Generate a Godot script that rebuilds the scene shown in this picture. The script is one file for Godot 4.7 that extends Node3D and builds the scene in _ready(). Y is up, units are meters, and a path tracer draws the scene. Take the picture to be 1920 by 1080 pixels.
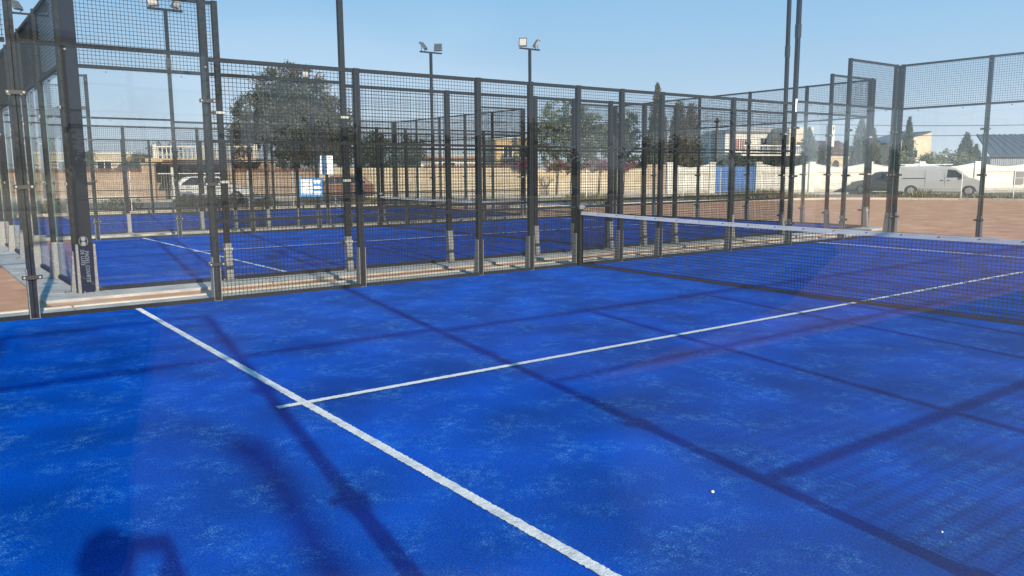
extends Node3D

# ---------------------------------------------------------------- mesh building
class MB:
	var v := PackedVector3Array()
	var n := PackedVector3Array()
	var uv := PackedVector2Array()
	var c := PackedColorArray()
	var i := PackedInt32Array()
	var col := Color(1, 1, 1)
	# corners run counter-clockwise seen from outside
	func quad(a: Vector3, b: Vector3, d: Vector3, e: Vector3, us := [Vector2(0, 1), Vector2(1, 1), Vector2(1, 0), Vector2(0, 0)]) -> void:
		var m := (b - a).cross(d - a)
		if m.length_squared() < 1e-14:
			m = (d - a).cross(e - a)
		m = m.normalized()
		var s := v.size()
		v.append(a); v.append(b); v.append(d); v.append(e)
		for k in 4:
			n.append(m); uv.append(us[k]); c.append(col)
		i.append(s); i.append(s + 2); i.append(s + 1); i.append(s); i.append(s + 3); i.append(s + 2)
	func tri(a: Vector3, b: Vector3, d: Vector3) -> void:
		var m := (b - a).cross(d - a).normalized()
		var s := v.size()
		v.append(a); v.append(b); v.append(d)
		for k in 3:
			n.append(m); uv.append(Vector2(k % 2, k / 2)); c.append(col)
		i.append(s); i.append(s + 2); i.append(s + 1)
	func box(at: Vector3, size: Vector3, t := Transform3D.IDENTITY) -> void:
		var h := size * 0.5
		var p := []
		for k in 8:
			p.append(t * (at + Vector3(h.x if k & 1 else -h.x, h.y if k & 2 else -h.y, h.z if k & 4 else -h.z)))
		quad(p[4], p[5], p[7], p[6]); quad(p[1], p[0], p[2], p[3])
		quad(p[5], p[1], p[3], p[7]); quad(p[0], p[4], p[6], p[2])
		quad(p[6], p[7], p[3], p[2]); quad(p[0], p[1], p[5], p[4])
	# box whose top edges and upright edges are cut by b
	func cbox(at: Vector3, size: Vector3, b: float, t := Transform3D.IDENTITY) -> void:
		var h := size * 0.5
		var ring := [Vector2(h.x, -h.z + b), Vector2(h.x, h.z - b), Vector2(h.x - b, h.z), Vector2(-h.x + b, h.z), Vector2(-h.x, h.z - b), Vector2(-h.x, -h.z + b), Vector2(-h.x + b, -h.z), Vector2(h.x - b, -h.z)]
		var lo := []; var mi := []; var hi := []
		for q in ring:
			lo.append(t * (at + Vector3(q.x, -h.y, q.y)))
			mi.append(t * (at + Vector3(q.x, h.y - b, q.y)))
			hi.append(t * (at + Vector3(q.x * (h.x - b) / h.x, h.y, q.y * (h.z - b) / h.z)))
		for k in 8:
			var j := (k + 1) % 8
			quad(lo[j], lo[k], mi[k], mi[j]); quad(mi[j], mi[k], hi[k], hi[j])
		for k in range(1, 7):
			tri(hi[0], hi[k + 1], hi[k]); tri(lo[0], lo[k], lo[k + 1])
	# thin four-sided bar, open ends
	func bar(a: Vector3, b: Vector3, r: float) -> void:
		var d := (b - a).normalized()
		var x := d.cross(Vector3.UP if absf(d.y) < 0.9 else Vector3.RIGHT).normalized() * r
		var y := d.cross(x).normalized() * r
		var q := [x, y, -x, -y]
		for k in 4:
			quad(a + q[k], a + q[(k + 1) % 4], b + q[(k + 1) % 4], b + q[k])
	func cyl(a: Vector3, b: Vector3, r0: float, r1: float, seg := 12, caps := true) -> void:
		var d := (b - a).normalized()
		var x := d.cross(Vector3.UP if absf(d.y) < 0.9 else Vector3.RIGHT).normalized()
		var y := d.cross(x).normalized()
		var s := v.size()
		for k in seg + 1:
			var w := x * cos(TAU * k / seg) + y * sin(TAU * k / seg)
			v.append(a + w * r0); v.append(b + w * r1)
			for z in 2:
				n.append(w); uv.append(Vector2(float(k) / seg, z)); c.append(col)
		for k in seg:
			var o := s + k * 2
			i.append(o); i.append(o + 1); i.append(o + 2); i.append(o + 2); i.append(o + 1); i.append(o + 3)
		if caps:
			for k in seg:
				var w0 := x * cos(TAU * k / seg) + y * sin(TAU * k / seg)
				var w1 := x * cos(TAU * (k + 1) / seg) + y * sin(TAU * (k + 1) / seg)
				tri(b, b + w0 * r1, b + w1 * r1); tri(a, a + w1 * r0, a + w0 * r0)
	# polygon in a plane (counter-clockwise seen from +z of t), drawn out from z0 to z1
	func prism(poly: PackedVector2Array, z0: float, z1: float, t := Transform3D.IDENTITY) -> void:
		var q := Geometry2D.triangulate_polygon(poly)
		for k in range(0, q.size(), 3):
			var a := poly[q[k]]; var b := poly[q[k + 1]]; var d := poly[q[k + 2]]
			if (b - a).cross(d - a) < 0:
				var e := b; b = d; d = e
			tri(t * Vector3(a.x, a.y, z1), t * Vector3(b.x, b.y, z1), t * Vector3(d.x, d.y, z1))
			tri(t * Vector3(a.x, a.y, z0), t * Vector3(d.x, d.y, z0), t * Vector3(b.x, b.y, z0))
		for k in poly.size():
			var a := poly[k]; var b := poly[(k + 1) % poly.size()]
			quad(t * Vector3(a.x, a.y, z0), t * Vector3(b.x, b.y, z0), t * Vector3(b.x, b.y, z1), t * Vector3(a.x, a.y, z1))
	func mesh(m: Material) -> ArrayMesh:
		var a := []
		a.resize(Mesh.ARRAY_MAX)
		a[Mesh.ARRAY_VERTEX] = v; a[Mesh.ARRAY_NORMAL] = n; a[Mesh.ARRAY_TEX_UV] = uv; a[Mesh.ARRAY_COLOR] = c; a[Mesh.ARRAY_INDEX] = i
		var r := ArrayMesh.new()
		r.add_surface_from_arrays(Mesh.PRIMITIVE_TRIANGLES, a)
		r.surface_set_material(0, m)
		return r

var M := {}
var K := {}          # shared meshes
var taken := {}
var rng := RandomNumberGenerator.new()

func p3(x: float, y: float, z := 0.0) -> Vector3:      # metres across, metres along the court, height
	return Vector3(x, z, -y)

func lin(r: float, g: float, b: float) -> Color:
	return Color(r, g, b).linear_to_srgb()

func mat(key: String, c: Color, rough := 0.8, metal := 0.0) -> StandardMaterial3D:
	var m := StandardMaterial3D.new()
	m.resource_name = key; m.albedo_color = c; m.roughness = rough; m.metallic = metal
	M[key] = m
	return m

func noise(sd: int, f: float, oct := 4, kind := FastNoiseLite.TYPE_SIMPLEX_SMOOTH) -> FastNoiseLite:
	var z := FastNoiseLite.new()
	z.seed = sd; z.frequency = f; z.noise_type = kind
	z.fractal_type = FastNoiseLite.FRACTAL_FBM; z.fractal_octaves = oct
	return z

func ntex(sd: int, f: float, stops: Array, size := 512, oct := 5) -> NoiseTexture2D:
	var t := NoiseTexture2D.new()
	t.width = size; t.height = size; t.seamless = true; t.noise = noise(sd, f, oct)
	var g := Gradient.new()
	g.offsets = PackedFloat32Array(stops.map(func(s): return s[0]))
	g.colors = PackedColorArray(stops.map(func(s): return s[1]))
	t.color_ramp = g
	return t

# grainy, world-mapped material: colour noise of one scale, detail of another, relief
func grainy(key: String, sd: int, stops: Array, metres: float, rough := 0.9, fine := 0.25, fine_metres := 0.4, relief := 0.3) -> StandardMaterial3D:
	var m := mat(key, Color.WHITE, rough)
	m.albedo_texture = ntex(sd, 0.012, stops)
	m.uv1_triplanar = true; m.uv1_world_triplanar = true; m.uv1_scale = Vector3.ONE / metres
	m.detail_enabled = true; m.detail_blend_mode = BaseMaterial3D.BLEND_MODE_MUL; m.detail_uv_layer = BaseMaterial3D.DETAIL_UV_2
	m.detail_albedo = ntex(sd + 7, 0.05, [[0.15, Color(1 - fine, 1 - fine, 1 - fine)], [0.85, Color(1, 1, 1)]], 512, 4)
	m.uv2_triplanar = true; m.uv2_world_triplanar = true; m.uv2_scale = Vector3.ONE / fine_metres
	if relief > 0:
		m.heightmap_enabled = true; m.heightmap_texture = ntex(sd + 3, 0.06, [[0.0, Color.BLACK], [1.0, Color.WHITE]], 512, 4); m.heightmap_scale = relief
	return m

func numbered(s: String) -> String:
	var k: int = taken.get(s, 0)
	taken[s] = k + 1
	return s if k == 0 else "%s_%03d" % [s, k]

func tag(o: Node3D, label: String, category := "", group := "", kind := "") -> Node3D:
	if label: o.set_meta("label", label)
	if category: o.set_meta("category", category)
	if group: o.set_meta("group", group)
	if kind: o.set_meta("kind", kind)
	return o

func thing(called: String, label: String, category: String, t := Transform3D.IDENTITY, group := "") -> Node3D:
	var o := Node3D.new()
	o.name = numbered(called)
	add_child(o)
	o.transform = t
	return tag(o, label, category, group)

func part(parent: Node3D, called: String, m: Mesh, t := Transform3D.IDENTITY) -> MeshInstance3D:
	var o := MeshInstance3D.new()
	o.name = called; o.mesh = m; o.transform = t
	parent.add_child(o, true)
	return o

func single(called: String, m: Mesh, label: String, category: String, t := Transform3D.IDENTITY, group := "", kind := "") -> MeshInstance3D:
	var o := MeshInstance3D.new()
	o.name = numbered(called); o.mesh = m
	add_child(o)
	o.transform = t
	tag(o, label, category, group, kind)
	return o

func at(v: Vector3, turn := 0.0) -> Transform3D:
	return Transform3D(Basis(Vector3.UP, turn), v)

# ---------------------------------------------------------------- camera, sky, sun
func _ready() -> void:
	rng.seed = 4711
	var cam := Camera3D.new()
	cam.name = "camera"
	cam.position = p3(10.252, 0.926, 1.612)
	cam.rotation = Vector3(-0.14403, 0.92921, -0.00467)
	cam.fov = 39.05
	cam.near = 0.02; cam.far = 3000.0
	cam.current = true
	add_child(cam)
	var sky_mat := ProceduralSkyMaterial.new()
	sky_mat.sky_top_color = lin(0.075, 0.50, 1.0)
	sky_mat.sky_horizon_color = lin(0.80, 0.92, 1.0)
	sky_mat.sky_curve = 0.14
	sky_mat.ground_horizon_color = lin(0.45, 0.48, 0.5)
	sky_mat.ground_bottom_color = lin(0.2, 0.18, 0.16)
	sky_mat.sun_angle_max = 18.0
	# thin bank of haze and high cloud low over the horizon
	var bank := noise(301, 0.012, 4)
	var veil := Image.create(1024, 512, false, Image.FORMAT_RGBA8)
	for y in range(120, 257):
		var up := (256.0 - y) / 512.0 * 180.0
		for x in 1024:
			var c := bank.get_noise_3d(cos(TAU * x / 1024.0) * 90.0, up * 5.0, sin(TAU * x / 1024.0) * 90.0) * 0.5 + 0.5
			veil.set_pixel(x, y, Color(1, 0.98, 0.96, clampf((c - 0.42) * 0.55, 0.0, 0.10) * clampf(1.0 - absf(up - 6.0) / 14.0, 0.0, 1.0)))
	sky_mat.sky_cover = ImageTexture.create_from_image(veil)
	var sky := Sky.new()
	sky.sky_material = sky_mat
	var env := Environment.new()
	env.background_mode = Environment.BG_SKY
	env.sky = sky
	env.background_energy_multiplier = 0.48
	env.tonemap_mode = Environment.TONE_MAPPER_LINEAR
	env.tonemap_exposure = 1.72
	env.sdfgi_enabled = true; env.ssao_enabled = true; env.ssil_enabled = true
	var we := WorldEnvironment.new()
	we.name = "world"
	we.environment = env
	add_child(we)
	var sun := DirectionalLight3D.new()
	sun.name = "sun"
	sun.light_color = Color(1.0, 0.95, 0.86)
	sun.light_energy = 1.6
	sun.light_angular_distance = 0.68
	sun.shadow_enabled = true
	add_child(sun)
	sun.look_at_from_position(Vector3.ZERO, Vector3(-1.0, -0.441, -0.171))
	make_materials()
	make_shared()
	ground()
	courts()
	street()
	planting()
	vehicles()
	beyond_the_glass()
	details()

# ---------------------------------------------------------------- materials
func make_materials() -> void:
	mat("anthracite", lin(0.0105, 0.0115, 0.0145), 0.85)
	M.anthracite.metallic_specular = 0.3
	M.anthracite.roughness_texture = ntex(90, 0.03, [[0.2, Color(0.7, 0.7, 0.7)], [0.8, Color(1, 1, 1)]], 256)
	M.anthracite.uv1_triplanar = true; M.anthracite.uv1_scale = Vector3.ONE * 2.0
	mat("wire", lin(0.010, 0.0105, 0.012), 0.85)
	M.wire.metallic_specular = 0.3
	mat("cord", lin(0.006, 0.0065, 0.009), 0.9)
	mat("galvanised", Color.WHITE, 0.6, 0.3)
	M.galvanised.albedo_texture = ntex(91, 0.04, [[0.2, lin(0.14, 0.145, 0.15)], [0.6, lin(0.19, 0.19, 0.187)], [0.9, lin(0.235, 0.23, 0.22)]], 256)
	M.galvanised.uv1_triplanar = true; M.galvanised.uv1_scale = Vector3.ONE * 2.5
	mat("zinc_clip", lin(0.34, 0.335, 0.32), 0.5, 0.2)
	mat("black_clip", lin(0.012, 0.012, 0.014), 0.5)
	var g := mat("glass", Color(0.72, 0.80, 0.78, 0.004), 0.0)
	g.metallic_specular = 0.43
	g.transparency = BaseMaterial3D.TRANSPARENCY_ALPHA
	mat("glass_edge", lin(0.10, 0.22, 0.19), 0.2)
	mat("lamp_body", lin(0.10, 0.11, 0.12), 0.45, 0.3)
	mat("lamp_face", lin(0.62, 0.60, 0.56), 0.25)
	grainy("concrete", 11, [[0.15, lin(0.32, 0.315, 0.30)], [0.5, lin(0.42, 0.41, 0.385)], [0.85, lin(0.50, 0.485, 0.45)]], 3.1, 0.9, 0.22, 0.5, 0.3)
	grainy("kerb_concrete", 15, [[0.15, lin(0.50, 0.44, 0.36)], [0.5, lin(0.60, 0.54, 0.45)], [0.85, lin(0.66, 0.61, 0.53)]], 2.3, 0.9, 0.25, 0.45, 0.3)
	grainy("terracotta", 21, [[0.1, lin(0.38, 0.175, 0.085)], [0.35, lin(0.56, 0.27, 0.13)], [0.5, lin(0.52, 0.255, 0.125)], [0.7, lin(0.60, 0.31, 0.165)], [0.9, lin(0.66, 0.42, 0.26)]], 6.3, 0.95, 0.2, 0.7, 0.5)
	grainy("asphalt", 31, [[0.2, lin(0.16, 0.155, 0.15)], [0.8, lin(0.23, 0.22, 0.21)]], 4.0, 0.95, 0.3, 0.5, 0.4)
	grainy("dark_asphalt", 33, [[0.2, lin(0.07, 0.085, 0.085)], [0.8, lin(0.11, 0.125, 0.12)]], 4.0, 0.95, 0.3, 0.5, 0.0)
	grainy("dusty_lot", 34, [[0.2, lin(0.075, 0.058, 0.052)], [0.8, lin(0.13, 0.095, 0.08)]], 5.0, 0.95, 0.3, 0.5, 0.0)
	grainy("dusty_track", 36, [[0.2, lin(0.30, 0.16, 0.11)], [0.8, lin(0.42, 0.235, 0.16)]], 6.0, 0.95, 0.3, 0.5, 0.0)
	grainy("soil", 35, [[0.2, lin(0.20, 0.155, 0.11)], [0.5, lin(0.27, 0.22, 0.16)], [0.85, lin(0.33, 0.28, 0.21)]], 7.0, 1.0, 0.35, 0.8, 1.0)
	grainy("white_wall", 41, [[0.1, lin(0.55, 0.52, 0.46)], [0.5, lin(0.70, 0.675, 0.615)], [0.9, lin(0.75, 0.73, 0.675)]], 4.0, 0.9, 0.12, 0.6, 0.15)
	grainy("cream_wall", 43, [[0.1, lin(0.50, 0.40, 0.26)], [0.5, lin(0.60, 0.50, 0.35)], [0.9, lin(0.66, 0.57, 0.43)]], 3.5, 0.9, 0.18, 0.6, 0.15)
	grainy("pink_wall", 45, [[0.1, lin(0.40, 0.28, 0.20)], [0.5, lin(0.48, 0.355, 0.265)], [0.9, lin(0.55, 0.43, 0.335)]], 3.0, 0.9, 0.2, 0.5, 0.2)
	grainy("ochre_wall", 47, [[0.1, lin(0.52, 0.36, 0.17)], [0.5, lin(0.60, 0.43, 0.22)], [0.9, lin(0.65, 0.50, 0.28)]], 4.0, 0.9, 0.12, 0.6, 0.1)
	grainy("roof_tile", 51, [[0.1, lin(0.17, 0.06, 0.035)], [0.5, lin(0.27, 0.105, 0.06)], [0.9, lin(0.36, 0.17, 0.10)]], 1.5, 0.85, 0.25, 0.3, 0.0)
	grainy("dark_roof", 53, [[0.2, lin(0.035, 0.035, 0.045)], [0.8, lin(0.06, 0.06, 0.07)]], 2.0, 0.5, 0.2, 0.4, 0.0)
	grainy("steel_sheet", 55, [[0.2, lin(0.20, 0.22, 0.25)], [0.8, lin(0.28, 0.30, 0.33)]], 2.0, 0.5, 0.15, 0.4, 0.0)
	mat("window_dark", lin(0.02, 0.022, 0.026), 0.08)
	mat("white_paint", lin(0.72, 0.72, 0.70), 0.5)
	mat("blue_gate", lin(0.045, 0.15, 0.42), 0.5)
	mat("shutter_red", lin(0.22, 0.05, 0.04), 0.6)
	mat("tarp_green", lin(0.02, 0.05, 0.045), 0.7)
	mat("bark", lin(0.09, 0.065, 0.045), 0.95)
	for f in [["leaf", 0.10], ["needle", 0.05], ["petal", 0.2]]:
		var l := mat(f[0], Color.WHITE, 0.65)
		l.vertex_color_use_as_albedo = true
		l.backlight_enabled = true; l.backlight = Color(f[1], f[1], f[1])
	mat("paper", lin(0.80, 0.80, 0.80), 0.7)
	mat("ink", lin(0.02, 0.02, 0.025), 0.7)
	mat("notice_blue", lin(0.03, 0.20, 0.48), 0.5)
	mat("grey_ink", lin(0.30, 0.31, 0.34), 0.7)
	mat("plate_navy", lin(0.009, 0.011, 0.020), 0.85)
	M.plate_navy.metallic_specular = 0.3
	mat("plate_print", lin(0.17, 0.19, 0.22), 0.7)
	mat("rubber", lin(0.018, 0.018, 0.018), 0.85)
	mat("rim_metal", lin(0.42, 0.42, 0.42), 0.35, 0.6)
	for p in [["car_silver", lin(0.40, 0.39, 0.375), 0.3], ["car_dark", lin(0.075, 0.08, 0.09), 0.25], ["car_white", lin(0.72, 0.72, 0.71), 0.3], ["car_orange", lin(0.19, 0.08, 0.05), 0.3]]:
		var q := mat(p[0], p[1], p[2], 0.15)
		q.clearcoat_enabled = true; q.clearcoat = 0.6; q.clearcoat_roughness = 0.1
	mat("car_glass", lin(0.025, 0.028, 0.032), 0.05)
	mat("car_trim", lin(0.03, 0.03, 0.032), 0.6)
	mat("car_lamp", lin(0.62, 0.62, 0.60), 0.1)
	mat("car_tail", lin(0.35, 0.02, 0.02), 0.2)
	mat("skin", lin(0.42, 0.24, 0.16), 0.6)
	mat("shirt", lin(0.10, 0.12, 0.16), 0.9)
	mat("ball", lin(0.62, 0.68, 0.30), 0.9)
	turf_materials()

func turf_materials() -> void:
	# broad pile shading, sand dust in small drifts, single fibres as grain
	var w := 2048; var h := 2048      # ten by ten metres, laid twice along the court with the net over the join
	var broad := noise(61, 0.004, 3).get_image(w, h, false, false, false).get_data()
	var drift := noise(62, 0.011, 4).get_image(w, h, false, false, false).get_data()
	var scatter := noise(65, 0.05, 3).get_image(w, h, false, false, false).get_data()
	var fibre := noise(64, 0.42, 2).get_image(w, h, false, false, false).get_data()
	var speck := PackedByteArray()
	speck.resize(65536)
	var sr := RandomNumberGenerator.new()
	sr.seed = 67
	for k in 65536: speck[k] = sr.randi() & 255
	var out := PackedByteArray()
	out.resize(w * h * 3)
	for k in w * h:
		var e := (fibre[k] - 128) / 128.0
		var f := 1.0 + 0.20 * (broad[k] - 128) / 128.0 + 0.26 * e
		var grain := speck[(k * 7919 + (k >> 11) * 104729) & 65535] / 255.0
		var mask := clampf((drift[k] - 104) / 95.0, 0.0, 1.0) * clampf((scatter[k] - 76) / 95.0, 0.0, 1.0)
		var sand := minf(0.7, (0.10 + 0.70 * mask) * grain * grain * grain * (1.0 + e) + 0.035 * mask)
		out[k * 3] = int(clampf(sand * 165.0, 0, 255))
		out[k * 3 + 1] = int(clampf(70.0 * f + sand * 122.0, 0, 255))
		out[k * 3 + 2] = int(clampf(163.0 * f + sand * 60.0, 0, 255))
	var im := Image.create_from_data(w, h, false, Image.FORMAT_RGB8, out)
	var t := mat("turf", Color.WHITE, 1.0)
	t.albedo_texture = ImageTexture.create_from_image(im)
	t.specular_mode = BaseMaterial3D.SPECULAR_DISABLED
	t.detail_enabled = true; t.detail_blend_mode = BaseMaterial3D.BLEND_MODE_MUL; t.detail_uv_layer = BaseMaterial3D.DETAIL_UV_2
	t.detail_albedo = ntex(66, 0.33, [[0.2, Color(0.74, 0.77, 0.80)], [0.55, Color(0.93, 0.93, 0.95)], [0.85, Color(1, 1, 1)]], 512, 2)
	t.uv2_triplanar = true; t.uv2_world_triplanar = true; t.uv2_scale = Vector3.ONE / 1.1
	var l := grainy("line_white", 68, [[0.15, lin(0.58, 0.60, 0.63)], [0.45, lin(0.80, 0.80, 0.80)], [0.9, lin(0.88, 0.88, 0.87)]], 0.9, 0.95, 0.3, 0.16, 0.3)
	l.metallic_specular = 0.2
	# head band of the nets: pale cloth with a small dark mark and a line of print every 0.4 m
	var tape := Image.create(256, 40, false, Image.FORMAT_RGB8)
	tape.fill(Color(0.78, 0.78, 0.80))
	for x in 256:
		for y in 40:
			if (x * 7 + y * 13) % 11 == 0:
				tape.set_pixel(x, y, Color(0.72, 0.72, 0.75))
	for y in range(7, 25):
		for x in range(18, 44):
			if Vector2(x - 37, y - 14).length() < 7.0 or Vector2(x - 27, y - 18).length() < 4.5:
				tape.set_pixel(x, y, Color(0.36, 0.36, 0.42))
	for x in range(52, 160):
		if x % 9 < 7:
			for y in range(9, 13): tape.set_pixel(x, y, Color(0.55, 0.55, 0.62))
			if x < 130:
				for y in range(17, 20): tape.set_pixel(x, y, Color(0.66, 0.66, 0.72))
	for x in range(0, 256, 8):
		for y in range(29, 36):
			tape.set_pixel(x, y, Color(0.62, 0.62, 0.67))
	var tm := mat("net_tape", Color.WHITE, 0.85)
	tm.albedo_texture = ImageTexture.create_from_image(tape)
	tm.backlight_enabled = true; tm.backlight = Color(0.5, 0.5, 0.5)
	mat("net_hem", lin(0.045, 0.032, 0.03), 0.9)

# ---------------------------------------------------------------- shared pieces of the courts
func wire_panel(w: float, h: float, pitch := 0.05, r := 0.0030) -> ArrayMesh:      # lies in the plane x = 0, spans -z by w and up by h
	var key := "wires%.2f_%.2f" % [w, h]
	if not K.has(key):
		var b := MB.new()
		var k := 0.5 * fmod(w, pitch) + 0.001
		while k < w:
			b.bar(Vector3(0, 0, -k), Vector3(0, h, -k), r)
			k += pitch
		k = 0.5 * fmod(h, pitch) + 0.001
		while k < h:
			b.bar(Vector3(r * 1.6, k, 0), Vector3(r * 1.6, k, -w), r)
			k += pitch
		K[key] = b.mesh(M.wire)
	return K[key]

func rail_mesh(w: float, tall: float, deep: float) -> ArrayMesh:                  # along -z
	var key := "rail%.2f_%.3f_%.3f" % [w, tall, deep]
	if not K.has(key):
		var b := MB.new()
		b.box(Vector3(0, 0, -w / 2), Vector3(deep, tall, w))
		K[key] = b.mesh(M.anthracite)
	return K[key]

func pane_mesh(w: float, h: float) -> ArrayMesh:
	var key := "pane%.2f_%.2f" % [w, h]
	if not K.has(key):
		var b := MB.new()
		var t := 0.006
		b.quad(Vector3(t, 0, 0), Vector3(t, 0, -w), Vector3(t, h, -w), Vector3(t, h, 0))
		b.quad(Vector3(-t, 0, -w), Vector3(-t, 0, 0), Vector3(-t, h, 0), Vector3(-t, h, -w))
		K[key] = b.mesh(M.glass)
	return K[key]

func pane_edge_mesh(w: float, h: float) -> ArrayMesh:
	var key := "edge%.2f_%.2f" % [w, h]
	if not K.has(key):
		var b := MB.new()
		var t := 0.0058
		b.quad(Vector3(-t, 0, 0), Vector3(t, 0, 0), Vector3(t, h, 0), Vector3(-t, h, 0))
		b.quad(Vector3(t, 0, -w), Vector3(-t, 0, -w), Vector3(-t, h, -w), Vector3(t, h, -w))
		b.quad(Vector3(t, h, 0), Vector3(t, h, -w), Vector3(-t, h, -w), Vector3(-t, h, 0))
		K[key] = b.mesh(M.glass_edge)
	return K[key]

func post_mesh(h: float) -> ArrayMesh:      # two folded profiles side by side
	var key := "post%.2f" % h
	if not K.has(key):
		var b := MB.new()
		for s in [-1, 1]:
			b.box(Vector3(-0.055, h / 2, s * 0.0212), Vector3(0.07, h, 0.037))
			b.box(Vector3(-0.055, h + 0.002, s * 0.0212), Vector3(0.074, 0.006, 0.04))
		b.box(Vector3(-0.075, h / 2, 0), Vector3(0.02, h - 0.02, 0.008))
		K[key] = b.mesh(M.anthracite)
	return K[key]

func make_shared() -> void:
	# foot: two galvanised gusset plates that spread outwards, on a base plate
	var b := MB.new()
	for s in [-1, 1]:
		b.prism(PackedVector2Array([Vector2(-0.016, 0.0), Vector2(-0.012, 0.56), Vector2(-0.097, 0.56), Vector2(-0.142, 0.02), Vector2(-0.142, 0.0)]), -0.004 + s * 0.045, 0.004 + s * 0.045)
	b.quad(Vector3(-0.144, 0.02, 0.041), Vector3(-0.144, 0.02, -0.041), Vector3(-0.099, 0.555, -0.041), Vector3(-0.099, 0.555, 0.041))
	b.quad(Vector3(-0.139, 0.02, -0.041), Vector3(-0.139, 0.02, 0.041), Vector3(-0.094, 0.555, 0.041), Vector3(-0.094, 0.555, -0.041))
	b.box(Vector3(-0.11, 0.006, 0), Vector3(0.22, 0.012, 0.17))
	for s in [-1, 1]:
		for x in [-0.195, -0.05]:
			b.cyl(Vector3(x, 0.012, s * 0.068), Vector3(x, 0.03, s * 0.068), 0.009, 0.009, 6)
	K.foot = b.mesh(M.galvanised)
	b = MB.new()
	b.cbox(Vector3(0.014, 0, 0), Vector3(0.012, 0.045, 0.20), 0.004)
	K.clip_in = b.mesh(M.black_clip)
	b = MB.new()
	b.cyl(Vector3(0.02, 0, 0), Vector3(0.026, 0, 0), 0.012, 0.010, 8)
	K.screw = b.mesh(M.zinc_clip)
	b = MB.new()
	b.cbox(Vector3(-0.1, 0, 0), Vector3(0.012, 0.038, 0.14), 0.004)
	K.clip_out = b.mesh(M.zinc_clip)
	b = MB.new()
	b.cyl(Vector3(-0.02, 0, 0), Vector3(0.014, 0, 0), 0.012, 0.011, 8)
	K.bolt = b.mesh(M.galvanised)
	# floodlight
	b = MB.new()
	b.cbox(Vector3(0, 0, 0.0), Vector3(0.30, 0.34, 0.05), 0.006)
	for k in 9:
		b.box(Vector3(-0.12 + k * 0.03, 0.0, -0.04), Vector3(0.006, 0.26, 0.035))
	b.box(Vector3(0, -0.14, -0.035), Vector3(0.2, 0.05, 0.03))
	K.lamp_body = b.mesh(M.lamp_body)
	b = MB.new()
	b.box(Vector3(0, 0.02, 0.027), Vector3(0.25, 0.25, 0.006))
	K.lamp_face = b.mesh(M.lamp_face)
	b = MB.new()
	for s in [-1, 1]:
		b.box(Vector3(s * 0.157, -0.10, -0.0), Vector3(0.008, 0.22, 0.03))
	b.box(Vector3(0, -0.206, 0), Vector3(0.322, 0.008, 0.03))
	K.lamp_bracket = b.mesh(M.lamp_body)
	b = MB.new()
	b.box(Vector3(0, 2.86, 0), Vector3(0.072, 5.72, 0.084))
	K.mast = b.mesh(M.anthracite)
	b = MB.new()
	b.box(Vector3(0, 5.74, 0), Vector3(0.06, 0.045, 0.86))
	K.mast_arm = b.mesh(M.anthracite)
	b = MB.new()
	b.box(Vector3(0, 4.42, 0), Vector3(0.082, 0.26, 0.108))
	K.mast_collar = b.mesh(M.black_clip)
	# net
	b = MB.new()
	var top := func(x: float) -> float: return 0.86 - 0.04 * (1.0 - pow((x - 5.0) / 4.95, 2.0))
	var x := 0.06
	while x < 9.96:
		var sag := rng.randf_range(-0.003, 0.003)
		b.bar(p3(x, 0, 0.03), p3(x + sag, 0, top.call(x)), 0.0032)
		x += 0.045
	for k in 19:
		for s in 20:
			var x0 := 0.05 + s * 0.495; var x1 := x0 + 0.495
			var f := (k + 0.5) / 19.0
			b.bar(p3(x0, 0.003, lerpf(0.03, top.call(x0), f)), p3(x1, 0.003, lerpf(0.03, top.call(x1), f)), 0.0032)
	K.net_mesh = b.mesh(M.cord)
	b = MB.new()
	for s in 20:
		var x0 := 0.05 + s * 0.495; var x1 := x0 + 0.495
		var z0: float = top.call(x0); var z1: float = top.call(x1)
		var u0 := x0 / 0.42; var u1 := x1 / 0.42
		b.quad(p3(x0, -0.022, z0), p3(x1, -0.022, z1), p3(x1, -0.008, z1 + 0.052), p3(x0, -0.008, z0 + 0.052), [Vector2(u0, 1), Vector2(u1, 1), Vector2(u1, 0), Vector2(u0, 0)])
		b.quad(p3(x1, 0.022, z1), p3(x0, 0.022, z0), p3(x0, 0.008, z0 + 0.052), p3(x1, 0.008, z1 + 0.052), [Vector2(u1, 1), Vector2(u0, 1), Vector2(u0, 0), Vector2(u1, 0)])
		b.quad(p3(x0, -0.008, z0 + 0.052), p3(x1, -0.008, z1 + 0.052), p3(x1, 0.008, z1 + 0.052), p3(x0, 0.008, z0 + 0.052), [Vector2(u0, .1), Vector2(u1, .1), Vector2(u1, 0), Vector2(u0, 0)])
	K.net_band = b.mesh(M.net_tape)
	b = MB.new()
	b.box(p3(5, 0, 0.022), Vector3(9.9, 0.03, 0.01))
	K.net_hem = b.mesh(M.net_hem)
	b = MB.new()
	b.box(Vector3(0, 0.47, 0), Vector3(0.06, 0.94, 0.07))
	b.box(Vector3(0, 0.945, 0), Vector3(0.066, 0.012, 0.076))
	K.net_post = b.mesh(M.anthracite)
	b = MB.new()
	b.cbox(Vector3(0.0, 0.985, -0.01), Vector3(0.06, 0.065, 0.09), 0.01)
	b.cyl(Vector3(0, 0.985, -0.05), Vector3(0, 0.985, -0.09), 0.018, 0.018, 8)
	K.net_winch = b.mesh(M.galvanised)

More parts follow.
